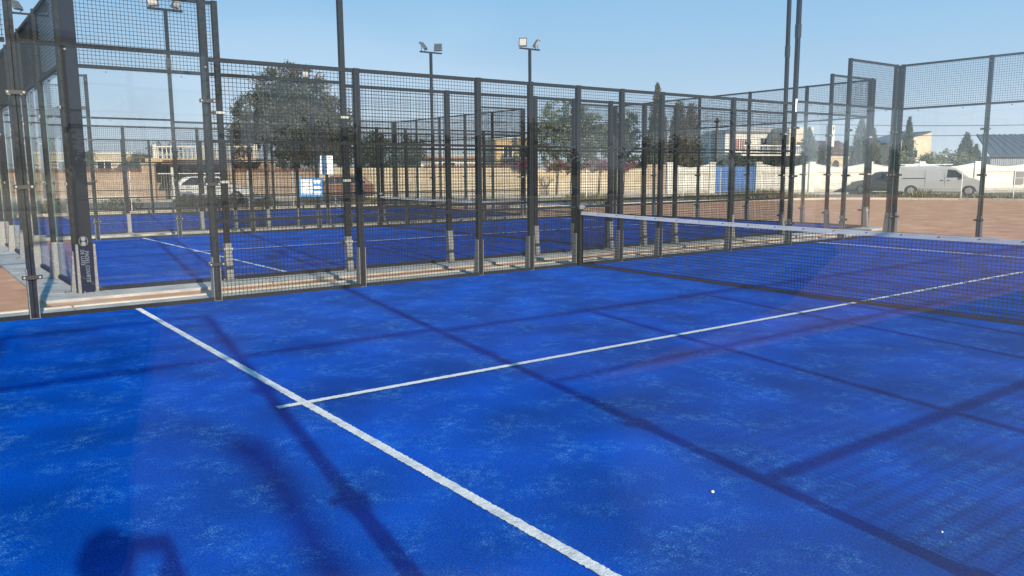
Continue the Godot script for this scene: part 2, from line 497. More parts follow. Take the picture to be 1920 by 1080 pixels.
# side fence of a court: stands on its left side line, the court on its right (+x), runs along -z from 0 to 20 m
func side_fence(t: Transform3D, label: String) -> Node3D:
	var o := thing("side_fence", label, "fence", t, "side fences of the padel courts")
	var stops := [0.0, 2.0, 4.0, 6.0, 8.0, 9.0, 10.0, 11.0, 12.0, 14.0, 16.0, 18.0, 20.0]
	for k in stops.size():
		var y: float = stops[k]
		var h := 4.02 if y <= 2.0 or y >= 18.0 else 2.98
		var yy := clampf(y, 0.055, 19.945)
		if y != 4.0 and y != 16.0:      # there the floodlight masts take the post's place
			part(o, "post", post_mesh(h), at(p3(0, yy)))
			part(o, "foot", K.foot, at(p3(0, yy)))
		if y < 4.5 or y > 15.5:
			var inset := 0.0 if y > 0.5 and y < 19.5 else (0.06 if y < 1 else -0.06)
			for z in [0.47, 1.46, 2.46]:
				var cl := part(o, "clip", K.clip_in, at(p3(0, yy + inset, z)))
				for q in [-0.075, 0.075]: part(cl, "screw", K.screw, at(Vector3(0, 0, q)))
				part(o, "clip", K.clip_out, at(p3(0, yy, z)))
			part(o, "bolt", K.bolt, at(p3(-0.02, yy, h - 0.12)))
		if k == stops.size() - 1:
			break
		var w: float = stops[k + 1] - y
		var a := y + 0.055; var s := w - 0.11
		if y < 0.5: a += 0.055; s -= 0.055
		if y > 17.5: s -= 0.055
		part(o, "base_channel", rail_mesh(s, 0.055, 0.05), at(p3(-0.012, a, 0.0275)))
		var glazed := y < 3.5 or y > 15.5
		if glazed:
			var g := part(o, "glass_pane", pane_mesh(w - 0.012, 2.93), at(p3(0.0, y + 0.006, 0.058)))
			part(g, "edge", pane_edge_mesh(w - 0.012, 2.93))
			part(o, "rail", rail_mesh(s, 0.045, 0.05), at(p3(-0.045, a, 3.0)))
			for q in [0.25, 0.75]:
				part(o, "bolt", K.bolt, at(p3(0.0, y + w * q, 2.945)))
			if y < 1.5 or y > 17.5:
				part(o, "wire_mesh", wire_panel(s, 0.95), at(p3(-0.045, a, 3.025)))
				part(o, "rail", rail_mesh(s, 0.045, 0.05), at(p3(-0.045, a, 3.995)))
		else:
			for z in 3:
				part(o, "wire_mesh", wire_panel(s, 0.96), at(p3(-0.04, a, 0.03 + z * 0.98)))
				part(o, "rail", rail_mesh(s, 0.036 if z < 2 else 0.05, 0.04), at(p3(-0.05, a, 1.0 + z * 0.98 if z < 2 else 2.955)))
	for n in o.get_children():
		if String(n.name).begins_with("wire_mesh"):
			n.set_meta("kind", "stuff")
	return o

# back wall of a court: stands on its near base line, the court behind it (-z), runs along +x from 0 to 10 m
func back_wall(t: Transform3D, label: String) -> Node3D:
	var o := thing("glass_back_wall", label, "glass wall", t, "glass back walls of the padel courts")
	var turned := Basis(Vector3.UP, -PI / 2)      # pieces are made facing +x: turn them to face the court
	for k in 6:
		var x := clampf(k * 2.0, 0.055, 9.945)
		part(o, "post", post_mesh(4.02), Transform3D(turned.rotated(Vector3.UP, PI), p3(x, 0)))
		part(o, "foot", K.foot, Transform3D(turned.rotated(Vector3.UP, PI), p3(x, 0)))
		var inset := 0.06 if k == 0 else (-0.06 if k == 5 else 0.0)
		for z in [0.47, 1.46, 2.46]:
			var cl := part(o, "clip", K.clip_in, Transform3D(turned.rotated(Vector3.UP, PI), p3(x + inset, 0, z)))
			for q in [-0.075, 0.075]: part(cl, "screw", K.screw, at(Vector3(0, 0, q)))
			part(o, "clip", K.clip_out, Transform3D(turned.rotated(Vector3.UP, PI), p3(x, 0, z)))
		part(o, "bolt", K.bolt, Transform3D(turned.rotated(Vector3.UP, PI), p3(x, -0.02, 3.9)))
		if k == 0 or k == 5:
			var cb := MB.new()
			cb.box(Vector3(0, 2.005, 0), Vector3(0.07, 4.01, 0.07))
			part(o, "corner_post", cb.mesh(M.anthracite), at(p3(-0.056 if k == 0 else 10.056, -0.056)))
		if k == 5:
			break
		var s := 1.89 - (0.055 if k == 0 or k == 4 else 0.0)
		var a := k * 2.0 + 0.055 + (0.055 if k == 0 else 0.0)
		var tb := turned
		part(o, "base_channel", rail_mesh(s, 0.055, 0.05), Transform3D(tb, p3(a, -0.012, 0.0275)))
		var g := part(o, "glass_pane", pane_mesh(1.988, 2.93), Transform3D(tb, p3(k * 2.0 + 0.006, 0, 0.058)))
		part(g, "edge", pane_edge_mesh(1.988, 2.93))
		part(o, "rail", rail_mesh(s, 0.045, 0.05), Transform3D(tb, p3(a, -0.045, 3.0)))
		for q in [0.5, 1.5]:
			part(o, "bolt", K.bolt, Transform3D(tb, p3(k * 2.0 + q, 0, 2.945)))
		var wm := part(o, "wire_mesh", wire_panel(s, 0.95), Transform3D(tb, p3(a, -0.045, 3.025)))
		wm.set_meta("kind", "stuff")
		part(o, "rail", rail_mesh(s, 0.045, 0.05), Transform3D(tb, p3(a, -0.045, 3.995)))
	return o

func mast(t: Transform3D, label: String) -> Node3D:      # floodlights look to +x
	var o := thing("floodlight_mast", label, "floodlight", t, "floodlight masts of the padel courts")
	part(o, "foot", K.foot, at(Vector3(0.055, 0, 0)))
	part(o, "pole", K.mast); part(o, "crossarm", K.mast_arm); part(o, "collar", K.mast_collar)
	for s in [-1, 1]:
		var q := Basis(Vector3.UP, PI / 2 + s * 0.62) * Basis(Vector3.RIGHT, 0.62 + 0.05 * s)
		var f := part(o, "floodlight", K.lamp_body, Transform3D(q * 0.9, Vector3(0.0, 5.76 + 0.18, -s * 0.30)))
		part(f, "lens", K.lamp_face)
		part(f, "bracket", K.lamp_bracket, Transform3D(Basis(Vector3.RIGHT, -0.62 - 0.05 * s), Vector3.ZERO))
	return o

func line(parent: Node3D, x0: float, y0: float, x1: float, y1: float) -> void:
	var b := MB.new()
	var across := absf(x1 - x0) > absf(y1 - y0)
	var n := int(maxf(absf(x1 - x0), absf(y1 - y0)) / 0.016)
	var r := RandomNumberGenerator.new()
	r.seed = 99
	var edge := []
	for k in n + 1:
		edge.append([r.randf_range(-0.004, 0.004), r.randf_range(-0.004, 0.004)])
	for k in n:
		var q := []
		for j in [k, k + 1]:
			var f := float(j) / n
			var cx := lerpf(x0, x1, f); var cy := lerpf(y0, y1, f)
			if across:
				q.append([p3(cx, cy - 0.032 + edge[j][0], 0.0165), p3(cx, cy + 0.032 + edge[j][1], 0.0165)])
			else:
				q.append([p3(cx + 0.032 + edge[j][0], cy, 0.0205), p3(cx - 0.032 + edge[j][1], cy, 0.0205)])
		b.quad(q[0][0], q[1][0], q[1][1], q[0][1])
	part(parent, "line_marking", b.mesh(M.line_white))

func court(t: Transform3D, which: String, right_apron := 0.62) -> void:
	# turf
	var b := MB.new()
	b.quad(p3(0.015, 0.015, 0.012), p3(9.985, 0.015, 0.012), p3(9.985, 19.985, 0.012), p3(0.015, 19.985, 0.012), [Vector2(0, 0), Vector2(1, 0), Vector2(1, 2), Vector2(0, 2)])
	var o := MeshInstance3D.new()
	o.name = numbered("court_turf"); o.mesh = b.mesh(M.turf)
	add_child(o); o.transform = t
	tag(o, "blue artificial turf of " + which, "turf", "", "structure")
	line(o, 0.02, 3.05, 9.98, 3.05); line(o, 0.02, 16.95, 9.98, 16.95); line(o, 5.0, 2.85, 5.0, 17.15)
	# concrete slabs round and under it
	var sl := Node3D.new()
	sl.name = numbered("court_kerb")
	add_child(sl); sl.transform = t
	tag(sl, "pale concrete kerb slabs around " + which, "kerb", "", "structure")
	var y := -0.55
	while y < 20.5:
		var e := minf(y + 3.02, 20.55)
		b = MB.new()
		b.cbox(p3(-0.325, (y + e) / 2, -0.05), Vector3(0.67, 0.10, e - y - 0.012), 0.008)
		part(sl, "slab", b.mesh(M.concrete))
		b = MB.new()
		b.cbox(p3(9.99 + right_apron / 2, (y + e) / 2, -0.05), Vector3(right_apron, 0.10, e - y - 0.012), 0.008)
		part(sl, "slab", b.mesh(M.concrete))
		b = MB.new()
		b.cbox(p3(-0.715, (y + e) / 2, -0.045), Vector3(0.09, 0.12, e - y - 0.012), 0.012)
		part(sl, "edging", b.mesh(M.kerb_concrete))
		y += 3.02
	for yy in [-0.27, 20.27]:
		for k in 3:
			b = MB.new()
			b.cbox(p3(0.012 + 3.325 * (k + 0.5), yy, -0.05), Vector3(3.31, 0.10, 0.55), 0.008)
			part(sl, "slab", b.mesh(M.concrete))
	b = MB.new()
	b.box(p3(5, 10, -0.05), Vector3(9.97, 0.09, 19.97))
	part(sl, "slab", b.mesh(M.concrete))
	# net
	var nt := thing("padel_net", "black padel net with white head band across " + which, "net", t * at(p3(0, 10, 0.012)), "nets of the padel courts")
	part(nt, "netting", K.net_mesh).set_meta("kind", "stuff")
	part(nt, "head_band", K.net_band); part(nt, "hem", K.net_hem)
	for q in [0.03, 9.97]:
		var np := part(nt, "net_post", K.net_post, at(p3(q, 0)))
		part(np, "winch", K.net_winch)

func courts() -> void:
	var flip := func(t: Transform3D, x: float, y: float) -> Transform3D: return t * at(p3(x, y), PI)
	var c1 := Transform3D.IDENTITY
	court(c1, "the near court, in the foreground")
	side_fence(c1, "dark mesh and glass fence along the far side of the near court")
	side_fence(flip.call(c1, 10.0, 20.0), "mesh and glass fence the photograph is taken through, beside the camera")
	back_wall(c1, "glass back wall of the near court beside the camera")
	back_wall(flip.call(c1, 10.0, 20.0), "glass back wall at the far end of the near court, before the van")
	# the second court is set back and its ground falls slightly away
	var c2 := Transform3D(Basis(Vector3.BACK, 0.0072), p3(-2.0, 2.8)) * Transform3D(Basis.from_scale(Vector3(1, 1, 0.976)), p3(-10.0, 0.0))
	court(c2, "the middle court, numbered 2")
	side_fence(c2, "mesh and glass fence along the far side of the middle court")
	side_fence(flip.call(c2, 10.0, 20.0), "mesh and glass fence of the middle court that carries the number sheet")
	back_wall(c2, "glass back wall of the middle court with galvanised feet, at the picture's left edge")
	back_wall(flip.call(c2, 10.0, 20.0), "far glass back wall of the middle court")
	var c3 := at(p3(-24.6, 0.0, -0.10))
	court(c3, "the third court, nearest the street")
	side_fence(c3, "mesh and glass fence of the third court along the street kerb")
	side_fence(flip.call(c3, 10.0, 20.0), "mesh and glass fence of the third court, nearest the middle court")
	back_wall(c3, "glass back wall of the third court with the mast beside it")
	back_wall(flip.call(c3, 10.0, 20.0), "far glass back wall of the third court")
	# masts: beside the fourth and sixteenth metre of each side
	var masts := [
		[c1, 0, 4, "tall mast of the near court at the picture's left, beside the end of its glass"],
		[c1, 0, 16, "tall mast at the far left corner of the near court, right one of the pair"],
		[c1, 10, 4, "tall mast beside the camera that throws the long shadow over the near court"],
		[c1, 10, 16, "mast on the camera's side of the near court, beyond the picture's edge"],
		[c2, 10, 4, "tall mast of the middle court beside the number sheet"],
		[c2, 10, 16, "tall mast on the middle court's near fence, left one of the pair"],
		[c2, 0, 4, "floodlight mast behind the glass panel, over the palm's reflection"],
		[c2, 0, 16, "floodlight mast standing over the net post of the near court, lamp facing us"],
		[c3, 10, 4, "floodlight mast at the top left corner beside the glass wall"],
		[c3, 10, 16, "floodlight mast right of the big dark tree, lamps seen from behind"],
		[c3, 0, 4, "floodlight mast cut by the picture's left edge"],
		[c3, 0, 16, "floodlight mast with its lamps in front of the big dark tree"],
	]
	for m in masts:
		var ct: Transform3D = m[0]
		var left: bool = m[1] == 0
		mast(ct * at(p3(-0.055 if left else 10.055, m[2]), 0.0 if left else PI), m[3])

# ---------------------------------------------------------------- ground
var street_b := Basis()
var street_o := Vector3()
const EDGE := [Vector2(-27.5, -30), Vector2(-27.5, 18.5), Vector2(-25.2, 21.6), Vector2(-20.6, 24.2), Vector2(-19.4, 28.0), Vector2(-19.1, 35.0), Vector2(-18.2, 40.0), Vector2(-16.4, 44.2), Vector2(-14.0, 46.6), Vector2(-11.0, 47.5), Vector2(-6.0, 48.0), Vector2(50, 52)]

# along the street wall, behind it (negative: on our side), height
func sp(s: float, k: float, z := 0.0) -> Vector3:
	return street_o + street_b * Vector3(s, z, -k)

func st(s: float, k: float, z := 0.0, turn := 0.0) -> Transform3D:
	return Transform3D(street_b * Basis(Vector3.UP, turn), sp(s, k, z))

func setting(called: String, m: Mesh, label: String, t := Transform3D.IDENTITY) -> MeshInstance3D:
	return single(called, m, label, called.get_slice("_", 0), t, "", "structure")

func fall(x: float) -> float:
	return lerpf(-0.15, -0.03, clampf((x + 13.0) / 12.0, 0.0, 1.0))

func ground() -> void:
	var ux := 0.42906; var uy := 0.90328
	street_b = Basis(Vector3(ux, 0, -uy), Vector3.UP, Vector3(uy, 0, ux))
	street_o = p3(-43.0, 11.0, -0.04)
	var b := MB.new()
	b.quad(p3(-1500, -1500, -0.22), p3(1500, -1500, -0.22), p3(1500, 1500, -0.22), p3(-1500, 1500, -0.22))
	setting("ground", b.mesh(M.soil), "dusty bare ground around the courts")
	# red paving: one sheet inside the kerb line
	b = MB.new()
	var poly := PackedVector2Array()
	for e in EDGE: poly.append(e)
	poly.append(Vector2(50, -30))
	# the sheet falls gently towards the third court
	for span in [[-40.0, -13.0], [-13.0, -1.0], [-1.0, 60.0]]:
		var strip := PackedVector2Array([Vector2(span[0], -40), Vector2(span[1], -40), Vector2(span[1], 60), Vector2(span[0], 60)])
		for piece in Geometry2D.intersect_polygons(poly, strip):
			var q := Geometry2D.triangulate_polygon(piece)
			for k in range(0, q.size(), 3):
				var a: Vector2 = piece[q[k]]; var c: Vector2 = piece[q[k + 1]]; var d: Vector2 = piece[q[k + 2]]
				if (c - a).cross(d - a) < 0:
					var e := c; c = d; d = e
				b.tri(p3(a.x, a.y, fall(a.x)), p3(c.x, c.y, fall(c.x)), p3(d.x, d.y, fall(d.x)))
	setting("pavement", b.mesh(M.terracotta), "reddish brown paving between and behind the courts")
	# dark tarred car park on the camera's side
	b = MB.new()
	b.quad(p3(10.66, -30, -0.026), p3(14.3, -30, -0.026), p3(14.3, 30, -0.026), p3(10.66, 30, -0.026))
	setting("car_park", b.mesh(M.dark_asphalt), "dark tarred lane on the camera's side of the courts")
	b = MB.new()
	var lot := [Vector2(14.3, -30), Vector2(48, -30), Vector2(48, 52), Vector2(34, 36), Vector2(23, 22), Vector2(18.6, 15.5), Vector2(15.6, 9.5), Vector2(14.3, 5.0)]
	for k in range(1, lot.size() - 1):
		b.tri(p3(lot[0].x, lot[0].y, -0.026), p3(lot[k].x, lot[k].y, -0.026), p3(lot[k + 1].x, lot[k + 1].y, -0.026))
	setting("car_park", b.mesh(M.dusty_lot), "dusty dark car park beyond the tarred lane behind the camera")
	b = MB.new()
	lot = [Vector2(14.3, 30), Vector2(14.3, 5.0), Vector2(15.6, 9.5), Vector2(18.6, 15.5), Vector2(23, 22), Vector2(34, 36), Vector2(40, 43), Vector2(14.3, 46)]
	for k in range(1, lot.size() - 1):
		b.tri(p3(lot[0].x, lot[0].y, -0.0262), p3(lot[k].x, lot[k].y, -0.0262), p3(lot[k + 1].x, lot[k + 1].y, -0.0262))
	setting("dirt_track", b.mesh(M.dusty_track), "reddish dirt track beside the tarred lane behind the camera")
	var kb := Node3D.new()
	kb.name = numbered("kerb"); add_child(kb)
	tag(kb, "pale concrete kerb at the edge of the red paving", "kerb", "", "structure")
	for k in EDGE.size() - 1:
		var a: Vector2 = EDGE[k]; var c: Vector2 = EDGE[k + 1]
		var n := maxi(1, int(roundf(a.distance_to(c) / 2.0)))
		for j in n:
			var p := a.lerp(c, float(j) / n); var e := a.lerp(c, float(j + 1) / n)
			if p.x > 30 or p.y < -12: continue
			var m := MB.new()
			m.cbox(Vector3.ZERO, Vector3(0.24, 0.24, p.distance_to(e) - 0.012), 0.02)
			part(kb, "kerbstone", m.mesh(M.kerb_concrete), Transform3D(Basis.looking_at(p3(e.x - p.x, e.y - p.y)), p3((p.x + e.x) / 2, (p.y + e.y) / 2, fall((p.x + e.x) / 2) - 0.01)))
	# street
	b = MB.new()
	b.quad(sp(-60, -9.6, -0.10), sp(160, -9.6, -0.10), sp(160, -1.6, -0.10), sp(-60, -1.6, -0.10))
	setting("road", b.mesh(M.asphalt), "grey asphalt street in front of the garden walls")
	b = MB.new()
	b.box(Vector3(50, -0.06, 0.85), Vector3(220, 0.16, 1.45))
	setting("footpath", b.mesh(M.concrete), "narrow concrete footpath along the garden walls", Transform3D(street_b, street_o))

# ---------------------------------------------------------------- walls and houses along the street
func tiles(parent: Node3D, called: String, w: float, t: Transform3D, deep := 0.3, slope := 0.12) -> void:      # a run of half-round roof tiles along x
	var n := int(w / 0.2)
	var key := "tile%.2f_%.2f" % [deep, slope]
	if not K.has(key):
		var b := MB.new()
		for k in 5:
			var a0 := PI * k / 5.0; var a1 := PI * (k + 1) / 5.0
			var e0 := Vector3(cos(a0) * 0.085, sin(a0) * 0.06, 0); var e1 := Vector3(cos(a1) * 0.085, sin(a1) * 0.06, 0)
			var back := Vector3(0, slope, -deep)
			b.quad(e0, e1 + Vector3.ZERO, e1 + back, e0 + back)
			b.tri(Vector3.ZERO, e0, e1)
		K[key] = b.mesh(M.roof_tile)
	for k in n:
		part(parent, called, K[key], t * Transform3D(Basis(), Vector3((k + 0.5) * w / n, 0, 0)))

func wall_run(label: String, s0: float, s1: float, h: float, m: String, coped := true, k := 0.0) -> Node3D:
	var o := thing("garden_wall", label, "wall", st(s0, k), "garden walls along the street")
	var b := MB.new()
	b.box(Vector3((s1 - s0) / 2, h / 2 - 0.1, -0.11), Vector3(s1 - s0, h + 0.2, 0.22))
	part(o, "wall", b.mesh(M[m]))
	b = MB.new()
	b.box(Vector3((s1 - s0) / 2, 0.12, 0.006), Vector3(s1 - s0, 0.36, 0.012))
	part(o, "plinth", b.mesh(M.kerb_concrete))
	if coped:
		b = MB.new()
		b.box(Vector3((s1 - s0) / 2, h + 0.03, -0.11), Vector3(s1 - s0, 0.06, 0.36))
		part(o, "coping", b.mesh(M.roof_tile))
		tiles(o, "tile", s1 - s0, Transform3D(Basis(), Vector3(0, h + 0.06, 0.10)), 0.3, 0.10)
	return o

func pier(label: String, s: float, w: float, h: float, m: String, k := -0.06) -> Node3D:
	var o := thing("gate_pier", label, "pier", st(s, k), "piers in the garden walls")
	var b := MB.new()
	b.cbox(Vector3(0, h / 2 - 0.1, -0.15), Vector3(w, h + 0.2, 0.42), 0.012)
	part(o, "shaft", b.mesh(M[m]))
	b = MB.new()
	b.cbox(Vector3(0, h + 0.04, -0.15), Vector3(w + 0.1, 0.08, 0.52), 0.02)
	part(o, "cap", b.mesh(M[m]))
	return o

func window(parent: Node3D, x: float, y: float, w: float, h: float, z: float, frame := "white_paint") -> void:
	var b := MB.new()
	for q in [[0, h / 2 - 0.03, w, 0.06], [0, -h / 2 + 0.03, w, 0.06], [-w / 2 + 0.03, 0, 0.06, h - 0.12], [w / 2 - 0.03, 0, 0.06, h - 0.12], [0, 0, 0.05, h - 0.12]]:
		b.box(Vector3(x + q[0], y + q[1], z + 0.012), Vector3(q[2], q[3], 0.06))
	var f := part(parent, "window", b.mesh(M[frame]))
	b = MB.new()
	b.box(Vector3(x, y, z + 0.004), Vector3(w - 0.1, h - 0.1, 0.02))
	part(f, "pane", b.mesh(M.window_dark))
	b = MB.new()
	b.box(Vector3(x, y - h / 2 - 0.04, z + 0.05), Vector3(w + 0.16, 0.06, 0.16))
	part(f, "sill", b.mesh(M.kerb_concrete))

func arch(parent: Node3D, x: float, y0: float, w: float, h: float, z: float, called: String, mname: String, proud := 0.03) -> void:
	var pl := PackedVector2Array([Vector2(x - w / 2, y0), Vector2(x + w / 2, y0)])
	for k in 13:
		var a := PI * k / 12.0
		pl.append(Vector2(x + cos(a) * w / 2, y0 + h - w / 2 + sin(a) * w / 2))
	var b := MB.new()
	b.prism(pl, z - 0.05, z + proud)
	part(parent, called, b.mesh(M[mname]))

func arch_trim(parent: Node3D, x: float, y0: float, w: float, h: float, z: float, mname: String) -> void:
	var b := MB.new()
	for k in 12:
		var a := PI * (k + 0.5) / 12.0
		var c := Vector3(x + cos(a) * (w / 2 + 0.08), y0 + h - w / 2 + sin(a) * (w / 2 + 0.08), z)
		b.box(Vector3.ZERO, Vector3(w * 0.16, 0.16, 0.1), Transform3D(Basis(Vector3.BACK, a - PI / 2), c))
	part(parent, "arch_trim", b.mesh(M[mname]))

func balusters(parent: Node3D, x0: float, x1: float, y: float, z: float, h := 0.75, m := "white_paint") -> void:
	if not K.has("baluster" + m):
		var b := MB.new()
		b.cyl(Vector3(0, 0, 0), Vector3(0, 0.08, 0), 0.055, 0.055, 8, false)
		b.cyl(Vector3(0, 0.08, 0), Vector3(0, 0.28, 0), 0.035, 0.07, 8, false)
		b.cyl(Vector3(0, 0.28, 0), Vector3(0, 0.55, 0), 0.07, 0.03, 8, false)
		b.cyl(Vector3(0, 0.55, 0), Vector3(0, 0.66, 0), 0.03, 0.055, 8, false)
		K["baluster" + m] = b.mesh(M[m])
	var n := int((x1 - x0) / 0.24)
	for k in n:
		part(parent, "baluster", K["baluster" + m], at(Vector3(x0 + (k + 0.5) * (x1 - x0) / n, y, z)))
	var q := MB.new()
	q.box(Vector3((x0 + x1) / 2, y + 0.70, z), Vector3(x1 - x0, 0.08, 0.18))
	part(parent, "handrail", q.mesh(M[m]))

func gable_roof(parent: Node3D, x0: float, x1: float, z0: float, z1: float, y: float, rise: float, over := 0.3, m := "roof_tile", rows := true) -> void:
	# ridge along x
	var b := MB.new()
	var zm := (z0 + z1) / 2
	x0 -= over; x1 += over; z0 -= over; z1 += over
	b.quad(Vector3(x0, y, z1), Vector3(x1, y, z1), Vector3(x1, y + rise, zm), Vector3(x0, y + rise, zm))
	b.quad(Vector3(x1, y, z0), Vector3(x0, y, z0), Vector3(x0, y + rise, zm), Vector3(x1, y + rise, zm))
	b.quad(Vector3(x0, y - 0.1, z1), Vector3(x1, y - 0.1, z1), Vector3(x1, y, z1), Vector3(x0, y, z1))
	b.quad(Vector3(x1, y - 0.1, z0), Vector3(x0, y - 0.1, z0), Vector3(x0, y, z0), Vector3(x1, y, z0))
	b.quad(Vector3(x0, y - 0.1, z0), Vector3(x1, y - 0.1, z0), Vector3(x1, y - 0.1, z1), Vector3(x0, y - 0.1, z1))
	b.tri(Vector3(x0, y, z0), Vector3(x0, y, z1), Vector3(x0, y + rise, zm)); b.tri(Vector3(x1, y, z1), Vector3(x1, y, z0), Vector3(x1, y + rise, zm))
	var r := part(parent, "roof", b.mesh(M[m]))
	if rows:
		b = MB.new()
		var x := x0 + 0.1
		while x < x1:
			b.bar(Vector3(x, y + 0.02, z1), Vector3(x, y + rise + 0.02, zm), 0.06)
			x += 0.24
		part(r, "tile_rows", b.mesh(M[m])).set_meta("kind", "stuff")

func scalloped_wall() -> void:
	# white wall in bays between piers, its top hanging in a shallow curve from pier to pier
	var ps := [35.2, 38.3, 41.72, 45.78, 50.3, 54.52, 59.14, 64.1, 68.9, 73.6]
	var names := ["white pier beside the brick end of the cream wall", "white pier left of the blue gate", "white pier right of the blue gate", "white pier behind the paired tall masts", "white pier above the dark car", "white pier above the van's roof rack", "white pier below the small conifer, right of the van", "white pier before the steel shed", "white pier beyond the picture's right edge, first", "white pier beyond the picture's right edge, second"]
	var bays := ["white scalloped wall bay under the brown cypresses", "", "white scalloped wall bay right of the blue gate", "white scalloped wall bay below the arched window", "white scalloped wall bay behind the dark car", "white scalloped wall bay behind the van", "white scalloped wall bay below the shed with the meter box", "white scalloped wall bay at the right edge", "white scalloped wall bay beyond the right edge"]
	for k in ps.size():
		pier(names[k], ps[k], 0.42, 2.06, "white_wall")
	for k in ps.size() - 1:
		if k == 1: continue
		var w: float = ps[k + 1] - ps[k] - 0.42
		var o := thing("garden_wall", bays[k], "wall", st(ps[k] + 0.21, 0), "garden walls along the street")
		var pl := PackedVector2Array([Vector2(0, -0.2), Vector2(w, -0.2)])
		for j in 15:
			var f := 1.0 - j / 14.0
			pl.append(Vector2(w * f, 1.72 + 0.26 * pow(absf(2 * f - 1), 1.7)))
		var b := MB.new()
		b.prism(pl, -0.22, 0.0)
		part(o, "wall", b.mesh(M.white_wall))
		b = MB.new()
		for j in 14:
			var f0 := j / 14.0; var f1 := (j + 1) / 14.0
			var y0 := 1.72 + 0.26 * pow(absf(2 * f0 - 1), 1.7); var y1 := 1.72 + 0.26 * pow(absf(2 * f1 - 1), 1.7)
			b.box(Vector3.ZERO, Vector3(Vector2(w / 14, y1 - y0).length(), 0.05, 0.3), Transform3D(Basis(Vector3.BACK, atan2(y1 - y0, w / 14)), Vector3(w * (f0 + f1) / 2, (y0 + y1) / 2 + 0.022, -0.11)))
		part(o, "coping", b.mesh(M.white_wall))
		b = MB.new()
		b.box(Vector3(w / 2, 1.30, 0.012), Vector3(w, 0.03, 0.03))
		b.box(Vector3(w / 2, 1.44, 0.012), Vector3(w, 0.03, 0.03))
		part(o, "band", b.mesh(M.white_wall))
		b = MB.new()
		for j in int(w / 0.14):
			b.box(Vector3(0.07 + j * 0.14, 1.37, 0.01), Vector3(0.07, 0.06, 0.025))
		part(o, "dentils", b.mesh(M.kerb_concrete)).set_meta("kind", "stuff")
		b = MB.new()
		b.box(Vector3(w / 2, 0.05, 0.008), Vector3(w, 0.34, 0.016))
		part(o, "plinth", b.mesh(M.kerb_concrete))
	# blue gate between the second and third piers
	var g := thing("metal_gate", "blue slatted metal gate between two white piers", "gate", st(38.53, -0.02))
	var wg := 41.49 - 38.53
	var b := MB.new()
	for y in [0.12, 1.0, 1.82]:
		b.box(Vector3(wg / 2, y, -0.1), Vector3(wg - 0.02, 0.07, 0.05))
	for x in [0.04, wg / 2 - 0.04, wg / 2 + 0.04, wg - 0.04]:
		b.box(Vector3(x, 0.96, -0.06), Vector3(0.06, 1.8, 0.04))
	part(g, "frame", b.mesh(M.blue_gate))
	b = MB.new()
	b.box(Vector3(0, 0.95, -0.1), Vector3(0.085, 1.68, 0.02))
	var slat := b.mesh(M.blue_gate)
	for k in 28:
		part(g, "slat", slat, at(Vector3(0.08 + k * (wg - 0.16) / 27.0, 0, 0)))

